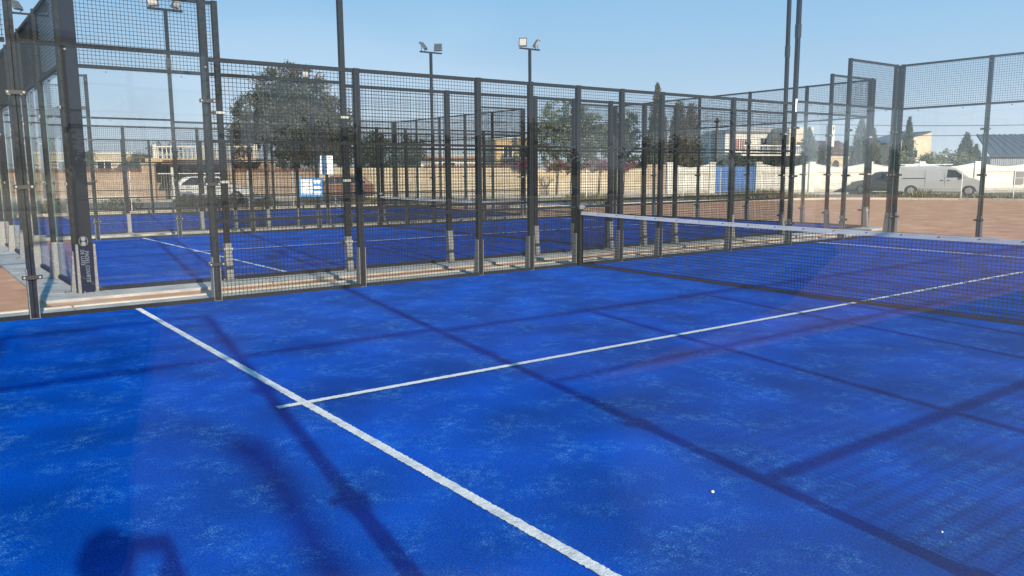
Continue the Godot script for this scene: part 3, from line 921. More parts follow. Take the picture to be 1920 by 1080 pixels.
func street() -> void:
	var o: Node3D
	var b: MB
	o = wall_run("pink rendered wall with red tile coping at the far left", -14.0, 1.72, 1.66, "pink_wall")
	pier("tall pink pier left of the porch", 2.12, 0.72, 2.10, "pink_wall")
	o = wall_run("pink rendered wall right of the porch, beneath the big dark tree", 6.95, 12.0, 1.62, "pink_wall")
	pier("pink pier right of the white car", 6.75, 0.36, 2.1, "pink_wall")
	o = wall_run("cream wall behind the orange car", 12.0, 18.6, 1.86, "cream_wall", false)
	o = wall_run("cream wall with red tile coping left of the bougainvillea", 18.6, 24.2, 1.84, "cream_wall")
	o = wall_run("cream wall below the magenta bougainvillea", 24.2, 33.6, 1.72, "cream_wall", false)
	o = wall_run("short brick-pink wall end before the white wall", 33.6, 34.95, 2.0, "pink_wall", false)
	scalloped_wall()
	# porch with a terrace over it
	o = thing("porch_house", "house with tiled porch and white balustraded terrace behind the white car", "house", st(3.0, 0.0))
	b = MB.new()
	b.box(Vector3(2.0, 1.1, -6.2), Vector3(9.0, 2.6, 5.0)); part(o, "wall", b.mesh(M.pink_wall))
	b = MB.new()
	b.box(Vector3(2.05, 2.36, -3.4), Vector3(6.5, 0.22, 5.2)); part(o, "terrace", b.mesh(M.ochre_wall))
	b = MB.new()
	b.box(Vector3(2.05, 2.16, -0.5), Vector3(4.4, 0.1, 1.0)); part(o, "porch_roof", b.mesh(M.roof_tile))
	tiles(o, "tile", 4.4, Transform3D(Basis(), Vector3(-0.15, 2.21, 0.02)), 0.7, 0.12)
	for x in [0.35, 2.0, 3.9]:
		b = MB.new()
		b.cyl(Vector3(x, 0, -0.5), Vector3(x, 2.1, -0.5), 0.10, 0.09, 10); part(o, "column", b.mesh(M.white_wall))
	balusters(o, -0.6, 5.2, 2.47, -1.0, 0.75, "white_wall")
	for x in [-0.65, 2.0, 5.25]:
		b = MB.new()
		b.box(Vector3(x, 2.88, -1.0), Vector3(0.22, 0.86, 0.22)); part(o, "terrace_post", b.mesh(M.white_wall))
	window(o, 1.2, 1.1, 1.1, 1.3, -3.69); window(o, 3.2, 1.0, 1.2, 1.9, -3.69)
	# iron gate in the porch
	o = thing("iron_gate", "white barred iron gate under the tiled porch", "gate", st(2.6, 0.05))
	b = MB.new()
	for y in [0.15, 1.55]:
		b.box(Vector3(1.95, y, 0), Vector3(3.86, 0.05, 0.04))
	part(o, "frame", b.mesh(M.white_paint))
	b = MB.new()
	b.box(Vector3(0, 0.85, 0), Vector3(0.022, 1.36, 0.022))
	var barm := b.mesh(M.galvanised)
	for k in 26:
		part(o, "bar", barm, at(Vector3(0.06 + k * 0.15, 0, 0.0)))
	# low cream house far left, green awning before it
	o = thing("low_house", "low cream flat-roofed house above the left pink wall", "house", st(-6.6, 9.0))
	b = MB.new()
	b.box(Vector3(2.6, 1.3, -3), Vector3(6.2, 3.2, 6)); part(o, "wall", b.mesh(M.cream_wall))
	b = MB.new()
	b.box(Vector3(2.6, 2.96, -3), Vector3(6.4, 0.12, 6.2)); part(o, "parapet", b.mesh(M.white_wall))
	window(o, 1.4, 1.9, 1.0, 1.1, 0.0); window(o, 3.9, 1.9, 1.0, 1.1, 0.0)
	o = thing("garden_awning", "dark green sloping awning behind the left pink wall", "awning", st(-0.6, 2.2))
	b = MB.new()
	b.prism(PackedVector2Array([Vector2(0, 1.5), Vector2(2.4, 1.5), Vector2(2.4, 2.2), Vector2(0.7, 2.22)]), -1.6, 0.0); part(o, "cloth", b.mesh(M.tarp_green))
	for x in [0.1, 2.3]:
		b = MB.new()
		b.cyl(Vector3(x, 0, -0.1), Vector3(x, 1.5, -0.1), 0.03, 0.03, 8); part(o, "leg", b.mesh(M.white_paint))
	# houses in the middle
	o = thing("cream_house", "low cream house with tiled eaves right of the dark hedge trees", "house", st(17.5, 14.0))
	b = MB.new()
	b.box(Vector3(5.5, 1.2, -4), Vector3(11.0, 3.0, 8)); part(o, "wall", b.mesh(M.white_wall))
	b = MB.new()
	b.box(Vector3(5.5, 2.8, -4), Vector3(11.3, 0.2, 8.3)); part(o, "parapet", b.mesh(M.cream_wall))
	b = MB.new()
	b.box(Vector3(5.5, 2.62, 0.12), Vector3(11.2, 0.1, 0.3)); part(o, "eaves", b.mesh(M.roof_tile))
	for x in [1.6, 4.4, 7.2, 9.6]: window(o, x, 1.75, 1.1, 1.2, 0.0)
	o = thing("ochre_house", "ochre two-storey block above the red tile coping", "house", st(25.5, 12.0))
	b = MB.new()
	b.box(Vector3(1.5, 1.9, -3), Vector3(3.2, 4.4, 6)); part(o, "wall", b.mesh(M.ochre_wall))
	b = MB.new()
	b.box(Vector3(1.5, 4.16, -3), Vector3(3.5, 0.14, 6.3)); part(o, "cornice", b.mesh(M.white_wall))
	window(o, 0.9, 3.1, 0.8, 1.0, 0.0); window(o, 2.2, 3.1, 0.8, 1.0, 0.0)
	# white villa with arches
	o = thing("villa", "white villa with arched porch and balustraded balcony between the masts", "house", Transform3D(street_b * Basis.from_scale(Vector3(0.60, 0.95, 1)), sp(44.9, 10.0)))
	b = MB.new()
	b.box(Vector3(4.6, 1.35, -4.5), Vector3(9.4, 3.0, 8)); part(o, "wall", b.mesh(M.white_wall))
	b = MB.new()
	b.box(Vector3(5.2, 3.9, -6.0), Vector3(7.6, 2.2, 5)); part(o, "upper_wall", b.mesh(M.white_wall))
	b = MB.new()
	b.box(Vector3(4.6, 2.93, -3.5), Vector3(9.8, 0.16, 10)); part(o, "cornice", b.mesh(M.white_wall))
	b = MB.new()
	b.prism(PackedVector2Array([Vector2(1.2, 5.0), Vector2(9.4, 5.0), Vector2(8.4, 5.45), Vector2(2.4, 5.35)]), -8.6, -3.3); part(o, "roof", b.mesh(M.steel_sheet))
	for x in [3.7, 6.2]:
		arch(o, x, 0.2, 1.9, 2.3, -0.5, "arched_opening", "window_dark"); arch_trim(o, x, 0.2, 1.9, 2.3, -0.45, "white_wall")
		b = MB.new()
		b.box(Vector3(x, 1.45, -0.44), Vector3(1.9, 0.07, 0.05)); b.box(Vector3(x, 1.9, -0.44), Vector3(0.06, 1.1, 0.05)); part(o, "glazing_bar", b.mesh(M.white_paint))
	balusters(o, 0.2, 9.2, 3.02, 1.2)
	b = MB.new()
	for k in 7: b.box(Vector3(3.1 + k * 0.36, 3.95, -3.47), Vector3(0.2, 0.95, 0.05))
	part(o, "shutter", b.mesh(M.shutter_red))
	window(o, 7.4, 4.0, 1.0, 1.2, -3.5)
	# house with chimney and round-headed window
	o = thing("chimney_house", "cream house with tiled eaves, tall chimney and arched window", "house", Transform3D(street_b * Basis.from_scale(Vector3(0.70, 1, 1)), sp(51.0, 8.0)))
	b = MB.new()
	b.box(Vector3(2.6, 1.3, -3), Vector3(5.4, 3.0, 6)); part(o, "wall", b.mesh(M.cream_wall))
	b = MB.new()
	b.box(Vector3(2.6, 2.78, 0.02), Vector3(5.6, 0.14, 0.16)); part(o, "cornice", b.mesh(M.white_wall))
	gable_roof(o, -0.1, 5.3, -6, 0.1, 2.95, 1.0)
	b = MB.new()
	b.box(Vector3(0.2, 4.0, -4), Vector3(3.2, 2.2, 3)); part(o, "upper_wall", b.mesh(M.cream_wall))
	b = MB.new()
	b.cbox(Vector3(3.0, 4.0, -1.4), Vector3(0.62, 2.4, 0.6), 0.02)
	var ch := part(o, "chimney", b.mesh(M.white_wall))
	b = MB.new()
	for x in [-0.13, 0.13]: b.box(Vector3(3.0 + x, 4.95, -1.1), Vector3(0.13, 0.3, 0.02))
	part(ch, "flue_opening", b.mesh(M.window_dark))
	arch(o, 2.55, 0.6, 0.9, 1.75, 0.0, "arched_window", "window_dark"); arch_trim(o, 2.55, 0.6, 0.9, 1.75, 0.03, "ochre_wall")
	# gabled house behind the van
	o = thing("gabled_house", "cream gabled house with dark sloping roof behind the van", "house", st(62.2, 14.0))
	b = MB.new()
	b.prism(PackedVector2Array([Vector2(0, -0.2), Vector2(4.1, -0.2), Vector2(4.1, 4.75), Vector2(3.9, 4.85), Vector2(0, 3.9)]), -5.0, 0.0); part(o, "wall", b.mesh(M.cream_wall))
	b = MB.new()
	b.prism(PackedVector2Array([Vector2(-0.3, 3.84), Vector2(3.9, 4.90), Vector2(3.9, 5.02), Vector2(-0.3, 3.96)]), -5.3, 0.15); part(o, "roof", b.mesh(M.dark_roof))
	b = MB.new()
	b.box(Vector3(4.0, 4.2, -1), Vector3(0.35, 1.6, 0.5)); part(o, "chimney", b.mesh(M.white_wall))
	window(o, 2.3, 2.95, 0.9, 0.8, 0.0, "ochre_wall")
	o = thing("far_house", "small pale house with dark roof between cypress and van mast", "house", st(57.6, 16.0))
	b = MB.new()
	b.box(Vector3(1.4, 1.3, -3), Vector3(3.6, 3.2, 5)); part(o, "wall", b.mesh(M.cream_wall))
	gable_roof(o, -0.4, 3.2, -5.5, -0.5, 2.9, 0.6, 0.3, "dark_roof", false)
	window(o, 1.4, 2.0, 1.0, 1.0, -0.5)
	# steel shed
	o = thing("steel_shed", "grey corrugated steel shed with dark ribbed roof at the right edge", "shed", Transform3D(street_b * Basis.from_scale(Vector3(1, 0.88, 1)), sp(64.9, 5.2)))
	b = MB.new()
	b.box(Vector3(4.5, 1.3, -3), Vector3(9, 3.3, 6)); part(o, "wall", b.mesh(M.steel_sheet))
	b = MB.new()
	for k in 44: b.box(Vector3(0.1 + k * 0.2, 1.35, 0.02), Vector3(0.08, 3.18, 0.04))
	part(o, "corrugation", b.mesh(M.steel_sheet)).set_meta("kind", "stuff")
	b = MB.new()
	b.quad(Vector3(-0.4, 2.98, 0.4), Vector3(9.4, 2.98, 0.4), Vector3(9.4, 5.2, -5.5), Vector3(3.2, 5.2, -5.5))
	b.quad(Vector3(9.4, 2.9, 0.4), Vector3(-0.4, 2.9, 0.4), Vector3(3.2, 5.12, -5.5), Vector3(9.4, 5.12, -5.5))
	b.quad(Vector3(-0.4, 2.9, 0.4), Vector3(9.4, 2.9, 0.4), Vector3(9.4, 2.98, 0.4), Vector3(-0.4, 2.98, 0.4))
	var rf := part(o, "roof", b.mesh(M.dark_roof))
	b = MB.new()
	for k in 12:
		var f := k / 11.0
		b.bar(Vector3(lerpf(-0.35, 9.3, f), 3.02, 0.38), Vector3(lerpf(3.25, 9.3, f), 5.24, -5.4), 0.05)
	part(rf, "rib", b.mesh(M.galvanised)).set_meta("kind", "stuff")
	# meter box
	o = thing("meter_box", "pale grey meter cabinet on the white wall at the right edge", "cabinet", st(62.8, 0.0))
	b = MB.new()
	b.cbox(Vector3(0, 0.92, 0.06), Vector3(0.8, 1.0, 0.12), 0.01); part(o, "case", b.mesh(M.kerb_concrete))
	for y in [0.68, 1.16]:
		b = MB.new()
		b.cbox(Vector3(0, y, 0.13), Vector3(0.70, 0.42, 0.02), 0.005); part(o, "door", b.mesh(M.galvanised))
	# power lines on two poles
	var tops := []
	for q in [[40.0, 3.0, "slender wooden utility pole behind the villa wall"], [70.5, 3.0, "slender wooden utility pole beyond the right edge"], [5.0, 3.5, "slender wooden utility pole behind the porch house"]]:
		o = thing("utility_pole", q[2], "pole", st(q[0], q[1]), "utility poles")
		b = MB.new()
		b.cyl(Vector3(0, -0.2, 0), Vector3(0, 5.3, 0), 0.11, 0.08, 10); part(o, "shaft", b.mesh(M.bark))
		b = MB.new()
		b.box(Vector3(0, 5.05, 0), Vector3(0.08, 0.08, 0.9)); part(o, "crossarm", b.mesh(M.bark))
	for k in 4:
		b = MB.new()
		var zz: float = 5.1 - (k % 2) * 0.75
		var kk := 3.0 + (k / 2) * 0.7 - 0.35
		for span in [[40.0, 70.5], [5.0, 40.0]]:
			for j in 16:
				var f0 := j / 16.0; var f1 := (j + 1) / 16.0
				b.bar(sp(lerpf(span[0], span[1], f0), kk, zz - 1.0 * f0 * (1 - f0)), sp(lerpf(span[0], span[1], f1), kk, zz - 1.0 * f1 * (1 - f1)), 0.012)
		single("power_cable", b.mesh(M.black_clip), ["uppermost front power cable above the street walls", "lower front power cable above the street walls", "uppermost rear power cable above the street walls", "lower rear power cable above the street walls"][k], "cable", Transform3D.IDENTITY, "power cables over the street")

# ---------------------------------------------------------------- planting
# leaves in clumps spread through a set of ellipsoids [centre, radii]; each leaf is a small bent blade
func leaves(lobes: Array, clumps: int, per: int, size: float, cols: Array, sd: int, m: Material, upright := 0.0, shell := 0.45, spread := 0.17, slim := 0.55) -> ArrayMesh:
	var r := RandomNumberGenerator.new()
	r.seed = sd
	var b := MB.new()
	var wsum := 0.0
	var ws := []
	for l in lobes:
		var w: float = pow(l[1].x * l[1].y * l[1].z, 0.6667)
		wsum += w; ws.append(w)
	for k in clumps:
		var pick := r.randf() * wsum
		var li := 0
		while li < lobes.size() - 1 and pick > ws[li]:
			pick -= ws[li]; li += 1
		var lb: Array = lobes[li]
		var d := Vector3(r.randfn(), r.randfn(), r.randfn()).normalized()
		var rad := pow(r.randf(), shell)
		var cc: Vector3 = lb[0] + lb[1] * d * rad
		var base: Color = cols[r.randi() % cols.size()]
		var tone := r.randf_range(0.6, 1.35)
		var cs: float = spread * (lb[1].x + lb[1].y + lb[1].z) / 3.0
		for j in per:
			var p := cc + Vector3(r.randfn(), r.randfn() * 0.8, r.randfn()) * cs * 0.6
			var ax := (Vector3(r.randfn(), r.randfn(), r.randfn()).normalized() + Vector3.UP * upright * 2.0 + d * 0.5).normalized()
			var sx := ax.cross(Vector3(r.randfn(), r.randfn(), r.randfn())).normalized()
			var nn := ax.cross(sx)
			var q := size * r.randf_range(0.6, 1.35)
			var f := tone * r.randf_range(0.8, 1.2)
			b.col = Color(base.r * f, base.g * f, base.b * f)
			var t := p + ax * q; var lw := sx * q * slim * 0.5; var mid := p + ax * q * 0.5 + nn * q * 0.08
			b.quad(p, mid + lw, t, mid - lw)
	return b.mesh(m)

func limb(b: MB, a: Vector3, d: Vector3, r0: float, depth: int, r: RandomNumberGenerator) -> void:
	var e := a + d
	b.cyl(a, e, r0, r0 * 0.68, 7, false)
	if depth > 0:
		for k in 2 + r.randi() % 2:
			var turn := Vector3(r.randfn(), r.randf_range(0.0, 0.8), r.randfn()).normalized()
			limb(b, e - d * 0.05, (d.normalized() * 0.8 + turn * 0.75).normalized() * d.length() * 0.72, r0 * 0.62, depth - 1, r)

func tree(called: String, label: String, category: String, t: Transform3D, trunk_h: float, trunk_r: float, lobes: Array, clumps: int, per: int, size: float, cols: Array, sd: int, group := "", upright := 0.0, m := "leaf", spread := 0.17, slim := 0.55) -> Node3D:
	var o := thing(called, label, category, t, group)
	var r := RandomNumberGenerator.new()
	r.seed = sd + 1
	var b := MB.new()
	b.cyl(Vector3(0, -0.2, 0), Vector3(0, trunk_h * 0.6, 0), trunk_r * 1.25, trunk_r, 9, false)
	limb(b, Vector3(0, trunk_h * 0.58, 0), Vector3(0.02, trunk_h * 0.45, 0.02), trunk_r, 3 if upright < 0.2 else 0, r)
	if upright >= 0.2:
		b.cyl(Vector3(0, trunk_h * 0.5, 0), Vector3(0, trunk_h * 2.2, 0), trunk_r * 0.9, 0.02, 7, false)
	part(o, "trunk", b.mesh(M.bark))
	part(o, "crown", leaves(lobes, clumps, per, size, cols, sd, M[m], upright, 0.45, spread, slim))
	return o

func cypress(label: String, s: float, k: float, h: float, w: float, cols: Array, sd: int, tip := 1.0) -> void:
	var o := thing("cypress_tree", label, "tree", st(s, k, -0.1), "cypresses behind the garden walls")
	var b := MB.new()
	b.cyl(Vector3(0, -0.2, 0), Vector3(0, h * 0.85, 0), 0.13, 0.02, 8, false)
	part(o, "trunk", b.mesh(M.bark))
	var r := RandomNumberGenerator.new()
	r.seed = sd
	b = MB.new()
	var n := int(900 * h * w / 6.0) + 300
	var bulge := noise(sd, 0.5, 2)
	for j in n:
		var f := 1.0 - pow(r.randf(), 0.62)
		var an := r.randf() * TAU
		var full := w * 0.5 * (1.0 - pow(f, 1.5) * tip) * (0.7 + 0.3 * minf(1.0, f * 5.0))
		full *= 1.0 + 0.45 * bulge.get_noise_3d(cos(an) * 2.0, f * h * 1.6, sin(an) * 2.0)
		var rad := full * pow(r.randf(), 0.4)
		var cc := Vector3(cos(an) * rad, 0.3 + f * (h - 0.5), sin(an) * rad)
		var out := Vector3(cos(an), 0, sin(an))
		var base: Color = cols[r.randi() % cols.size()]
		var tone := r.randf_range(0.7, 1.2)
		for q in 7:
			var p := cc + Vector3(r.randfn(), r.randfn() * 1.6, r.randfn()) * minf(0.09, full * 0.3)
			var ax := (Vector3.UP * 1.1 + out * 0.55 + Vector3(r.randfn(), r.randfn(), r.randfn()) * 0.35).normalized()
			var sx := ax.cross(Vector3(r.randfn(), r.randfn(), r.randfn())).normalized()
			var L := r.randf_range(0.14, 0.3)
			var fc := tone * r.randf_range(0.8, 1.2)
			b.col = Color(base.r * fc, base.g * fc, base.b * fc)
			b.quad(p, p + ax * L * 0.5 + sx * 0.035, p + ax * L, p + ax * L * 0.5 - sx * 0.035)
	part(o, "crown", b.mesh(M.needle))

func frond(b: MB, a: Vector3, d: Vector3, L: float, droop: float, r: RandomNumberGenerator) -> void:
	var p := a
	var dir := d.normalized()
	var side := dir.cross(Vector3.UP).normalized()
	for k in 10:
		var e := p + dir * L / 10.0
		b.col = Color(0.10, 0.10, 0.04)
		b.bar(p, e, 0.022 * (1.0 - k / 12.0))
		for s in [-1, 1]:
			var f := r.randf_range(0.8, 1.2)
			b.col = Color(0.035 * f, 0.055 * f, 0.018 * f)
			var ll := L * 0.17 * (1.0 - absf(k - 4) / 9.0)
			for j in 2:
				var q := p.lerp(e, j * 0.5)
				var t: Vector3 = q + (side * s + dir * 0.7 + Vector3.DOWN * 0.25).normalized() * ll
				b.quad(q, q + dir * 0.05, t, t - dir * 0.01)
		p = e
		dir = (dir + Vector3.DOWN * droop).normalized()

func palm(label: String, t: Transform3D, h: float, L: float, sd: int) -> void:
	var o := thing("palm_tree", label, "palm", t, "palms around the courts")
	var r := RandomNumberGenerator.new()
	r.seed = sd
	var b := MB.new()
	for k in 16:
		var z0 := h * k / 16.0
		b.cyl(Vector3(0.1 * sin(z0 * 0.4), z0, 0), Vector3(0.1 * sin((z0 + h / 16) * 0.4), z0 + h / 16.0, 0), 0.24, 0.19, 9, false)
	part(o, "trunk", b.mesh(M.bark))
	b = MB.new()
	for k in 34:
		var a := k * 2.399
		var up := lerpf(1.3, -0.35, k / 33.0)
		frond(b, Vector3(0.1 * sin(h * 0.4), h, 0), Vector3(cos(a), up, sin(a)), L * r.randf_range(0.85, 1.1), 0.16, r)
	part(o, "crown", b.mesh(M.leaf))

func hedge(called: String, label: String, category: String, t: Transform3D, lobes: Array, clumps: int, per: int, size: float, cols: Array, sd: int, group := "", m := "leaf") -> void:
	var o := thing(called, label, category, t, group)
	var b := MB.new()
	var r := RandomNumberGenerator.new()
	r.seed = sd
	for l in lobes:
		b.cyl(Vector3(l[0].x, 0, l[0].z), Vector3(l[0].x + 0.1, l[0].y, l[0].z), 0.05, 0.02, 6, false)
	part(o, "stem", b.mesh(M.bark))
	part(o, "foliage", leaves(lobes, clumps, per, size, cols, sd, M[m]))

func planting() -> void:
	var V := func(x: float, y: float, z: float) -> Vector3: return Vector3(x, y, z)
	var dark := [Color(0.040, 0.039, 0.018), Color(0.056, 0.052, 0.025), Color(0.030, 0.031, 0.015), Color(0.075, 0.065, 0.036)]
	var green := [Color(0.085, 0.105, 0.04), Color(0.11, 0.125, 0.055), Color(0.065, 0.085, 0.035)]
	var deep := [Color(0.035, 0.06, 0.022), Color(0.05, 0.075, 0.03), Color(0.03, 0.048, 0.02)]
	var brown := [Color(0.085, 0.078, 0.042), Color(0.06, 0.062, 0.03), Color(0.115, 0.098, 0.055)]
	var blue := [Color(0.045, 0.062, 0.042), Color(0.06, 0.078, 0.05), Color(0.035, 0.05, 0.034)]
	# the big dark tree
	tree("carob_tree", "big dark spreading tree behind the pink wall", "tree", st(10.4, 5.0), 3.0, 0.32,
		[[V.call(-0.2, 6.7, 0), Vector3(2.6, 1.9, 2.5)], [V.call(-2.3, 5.2, 0.2), Vector3(2.1, 1.8, 2.0)], [V.call(1.9, 4.9, 0.3), Vector3(2.1, 1.8, 2.2)], [V.call(0.2, 4.5, 0.8), Vector3(2.8, 2.0, 2.4)], [V.call(2.9, 3.5, 0.4), Vector3(1.3, 1.5, 1.7)], [V.call(0.6, 3.0, 1.0), Vector3(2.4, 1.0, 1.8)], [V.call(-3.2, 3.8, 0.4), Vector3(1.2, 1.1, 1.3)]],
		1300, 46, 0.17, dark, 101, "", 0.0, "leaf", 0.125)
	hedge("russet_shrub", "russet dry shrub at the left foot of the big dark tree", "shrub", st(7.3, 1.0), [[V.call(0, 2.2, 0), Vector3(0.5, 1.2, 0.5)], [V.call(0.1, 3.1, 0), Vector3(0.45, 0.6, 0.4)]], 60, 24, 0.13, [Color(0.13, 0.085, 0.06), Color(0.10, 0.07, 0.045)], 103)
	var hg := "dark bushy trees right of the middle mast"
	tree("bushy_tree", "dark bushy tree right of the middle court's mast, left of its neighbour", "tree", st(15.6, 4.0), 1.8, 0.16, [[V.call(0, 3.2, 0), Vector3(1.2, 1.1, 1.2)], [V.call(0.2, 2.0, 0.2), Vector3(1.3, 0.9, 1.1)]], 150, 34, 0.17, deep, 105, hg)
	tree("bushy_tree", "dark bushy tree behind the third court, left of the cream house", "tree", st(17.9, 4.2), 1.7, 0.16, [[V.call(0, 3.0, 0), Vector3(1.2, 1.1, 1.1)], [V.call(-0.3, 1.9, 0.2), Vector3(1.2, 0.9, 1.1)]], 140, 34, 0.17, deep, 107, hg)
	tree("broad_tree", "broad light green tree behind the bougainvillea", "tree", st(29.8, 6.0), 2.6, 0.24, [[V.call(-0.2, 5.1, 0), Vector3(2.1, 1.7, 2.0)], [V.call(1.6, 4.2, 0.3), Vector3(1.7, 1.6, 1.7)], [V.call(-1.5, 3.8, 0.2), Vector3(1.5, 1.6, 1.7)], [V.call(0.4, 3.0, 0.8), Vector3(2.4, 1.4, 1.6)]], 420, 40, 0.16, green, 109, "", 0.0, "leaf", 0.125)
	tree("bushy_tree", "round deep green tree left of the tall cypress", "tree", st(34.0, 6.0), 2.2, 0.18, [[V.call(0, 4.6, 0), Vector3(1.2, 1.4, 1.2)], [V.call(-0.3, 3.2, 0.3), Vector3(1.5, 1.3, 1.3)]], 170, 34, 0.18, deep, 111)
	hedge("tall_hedge", "dense dark hedge behind the cream wall, right of the broad tree", "hedge", st(31.5, 1.6), [[V.call(0, 1.9, 0), Vector3(1.6, 0.9, 0.7)], [V.call(2.4, 1.8, 0), Vector3(1.5, 0.9, 0.7)]], 130, 30, 0.14, deep, 113)
	cypress("tallest brownish cypress, spire above the near court's fence", 35.8, 4.0, 7.95, 1.9, brown, 121)
	cypress("rounded brown cypress right of the tallest one", 37.5, 4.0, 6.7, 1.7, brown, 122, 0.8)
	cypress("brown cypress with a blunt top, rightmost of the brown three", 38.5, 4.2, 6.6, 1.6, brown, 123, 0.8)
	hedge("tall_hedge", "clipped dark hedge behind the blue gate", "hedge", st(41.0, 2.5), [[V.call(0, 1.9, 0), Vector3(1.5, 0.8, 0.6)], [V.call(2.2, 1.7, 0), Vector3(1.4, 0.7, 0.6)]], 120, 30, 0.14, deep, 114)
	cypress("grey-green cypress right of the paired tall masts", 47.6, 3.5, 4.9, 1.5, blue, 124)
	cypress("low grey-green cypress beside the arched-window house", 48.7, 3.6, 3.7, 1.1, blue, 125)
	cypress("grey-green cypress between the arched window and the dark car", 52.0, 3.6, 5.7, 1.5, blue, 126)
	cypress("olive cypress right of the far corner's neighbouring post", 53.2, 3.8, 4.9, 1.2, brown, 127)
	cypress("slender crooked cypress just right of the far corner post", 55.6, 3.0, 5.7, 1.1, deep, 128, 1.05)
	cypress("small pointed conifer above the wall, right of the van", 61.2, 3.6, 4.6, 1.7, deep, 129)
	cypress("small companion conifer right of the pointed one", 62.1, 3.6, 3.7, 1.1, deep, 130)
	var hr := "shrubs above the white wall behind the van"
	var hl := ["leafy shrub above the white wall behind the van's cab", "leafy shrub left of the small pointed conifer", "leafy shrub right under the gabled house", "leafy shrub at the foot of the slender crooked cypress"]
	for k in 4:
		hedge("leafy_shrub", hl[k], "shrub", st([58.4, 59.8, 57.1, 54.4][k], 2.4), [[V.call(0, 2.0, 0), Vector3(1.0, 1.0 + 0.2 * (k % 2), 0.8)], [V.call(0.5, 1.7, 0.1), Vector3(0.8, 0.9, 0.7)]], 90, 30, 0.15, [Color(0.12, 0.13, 0.05), Color(0.085, 0.10, 0.04), Color(0.15, 0.15, 0.07)], 131 + k, hr)
	hedge("clipped_shrub", "rounded brown clipped shrub above the left pink wall", "shrub", st(1.0, 3.0), [[V.call(0, 1.7, 0), Vector3(1.25, 1.15, 0.9)]], 150, 34, 0.10, [Color(0.16, 0.125, 0.075), Color(0.13, 0.10, 0.06), Color(0.10, 0.085, 0.05)], 141)
	hedge("terrace_shrub", "sparse grey shrub left of the white terrace balusters", "shrub", st(2.6, 2.6), [[V.call(0, 2.9, 0), Vector3(1.1, 0.6, 0.5)]], 60, 18, 0.13, blue, 142)
	# small palm far left
	palm("small palm over the low cream house at the far left", st(-3.3, 7.0), 2.8, 0.9, 151)
	palm("palm behind the steel shed's roof at the right edge", st(74.8, 14.0), 4.3, 1.5, 152)
	# bougainvillea on the cream wall
	var pk := [Color(0.22, 0.02, 0.08), Color(0.28, 0.03, 0.11), Color(0.17, 0.02, 0.065)]
	var mix := [Color(0.22, 0.09, 0.07), Color(0.14, 0.10, 0.05), Color(0.20, 0.035, 0.08), Color(0.10, 0.09, 0.04)]
	hedge("bougainvillea", "bright magenta bougainvillea mound on the cream wall", "bougainvillea", st(25.0, -0.15), [[V.call(0, 1.95, 0), Vector3(0.75, 0.36, 0.45)], [V.call(0.5, 1.75, 0.1), Vector3(0.5, 0.35, 0.4)]], 90, 30, 0.085, pk, 161, "bougainvillea along the cream wall", "petal")
	hedge("bougainvillea", "faded bougainvillea hanging over the cream wall left of the net post", "bougainvillea", st(27.3, -0.15), [[V.call(0, 1.98, 0), Vector3(1.5, 0.34, 0.4)], [V.call(1.0, 1.85, 0.1), Vector3(0.9, 0.3, 0.4)]], 120, 30, 0.085, mix, 162, "bougainvillea along the cream wall", "petal")
	hedge("bougainvillea", "magenta bougainvillea right of the net post, over the cream wall", "bougainvillea", st(30.2, -0.15), [[V.call(0, 1.95, 0), Vector3(1.3, 0.33, 0.4)], [V.call(1.7, 1.9, 0), Vector3(1.2, 0.3, 0.4)]], 150, 30, 0.085, pk + mix, 163, "bougainvillea along the cream wall", "petal")
	# bare climbing stems on the cream wall
	var b := MB.new()
	var r := RandomNumberGenerator.new()
	r.seed = 171
	for k in 4:
		limb(b, Vector3(k * 0.18, 0, 0.05), Vector3(r.randf_range(-0.1, 0.1), 0.55, 0.0), 0.028, 3, r)
	single("climber_stems", b.mesh(M.bark), "bare brown climber stems on the cream wall under the bougainvillea", "plant", st(26.2, -0.12))
	# weeds along the kerb
	b = MB.new()
	r.seed = 173
	for k in EDGE.size() - 1:
		var a: Vector2 = EDGE[k]; var c: Vector2 = EDGE[k + 1]
		var n := int(minf(a.distance_to(c), 30.0) * 330)
		var nrm := (c - a).normalized().rotated(PI / 2)
		for j in n:
			var p := a.lerp(c, r.randf() * minf(1.0, 30.0 / a.distance_to(c)))
			var w := sin(p.x * 1.3) + sin(p.y * 0.9 + 1.0) + sin(p.x * 0.37 + p.y * 0.53) * 1.5
			if p.y < -3 or w + r.randf_range(-1.0, 1.6) < 0.0: continue
			var off := nrm * r.randf_range(0.25, 2.2)
			var base := p3(p.x + off.x, p.y + off.y, -0.21)
			var h := r.randf_range(0.2, 0.62) * (1.25 if w > 1.5 else 0.85)
			var dry := r.randf()
			b.col = Color(0.065, 0.085, 0.03).lerp(Color(0.22, 0.18, 0.10), dry * dry)
			var an := r.randf() * TAU
			var sd := Vector3(cos(an), 0, sin(an)) * 0.032
			var lean := Vector3(r.randfn(), 0, r.randfn()) * h * 0.35
			b.quad(base - sd, base + sd, base + lean * 0.5 + sd * 0.7 + Vector3.UP * h * 0.6, base + lean * 0.5 - sd * 0.7 + Vector3.UP * h * 0.6)
			b.tri(base + lean * 0.5 - sd * 0.7 + Vector3.UP * h * 0.6, base + lean * 0.5 + sd * 0.7 + Vector3.UP * h * 0.6, base + lean + Vector3.UP * h)
	single("weeds", b.mesh(M.leaf), "dry green weeds growing behind the paving kerb", "weeds", Transform3D.IDENTITY, "", "stuff")
	# low shrubs between the kerb and the street, left
	var lowl := ["low dark shrub behind the third court, under the left pink wall", "low dark shrub behind the third court, before the tall pink pier", "low dark shrub before the white car", "low dark shrub under the pink wall, left of the notice", "low dark shrub before the cream wall, under the orange car"]
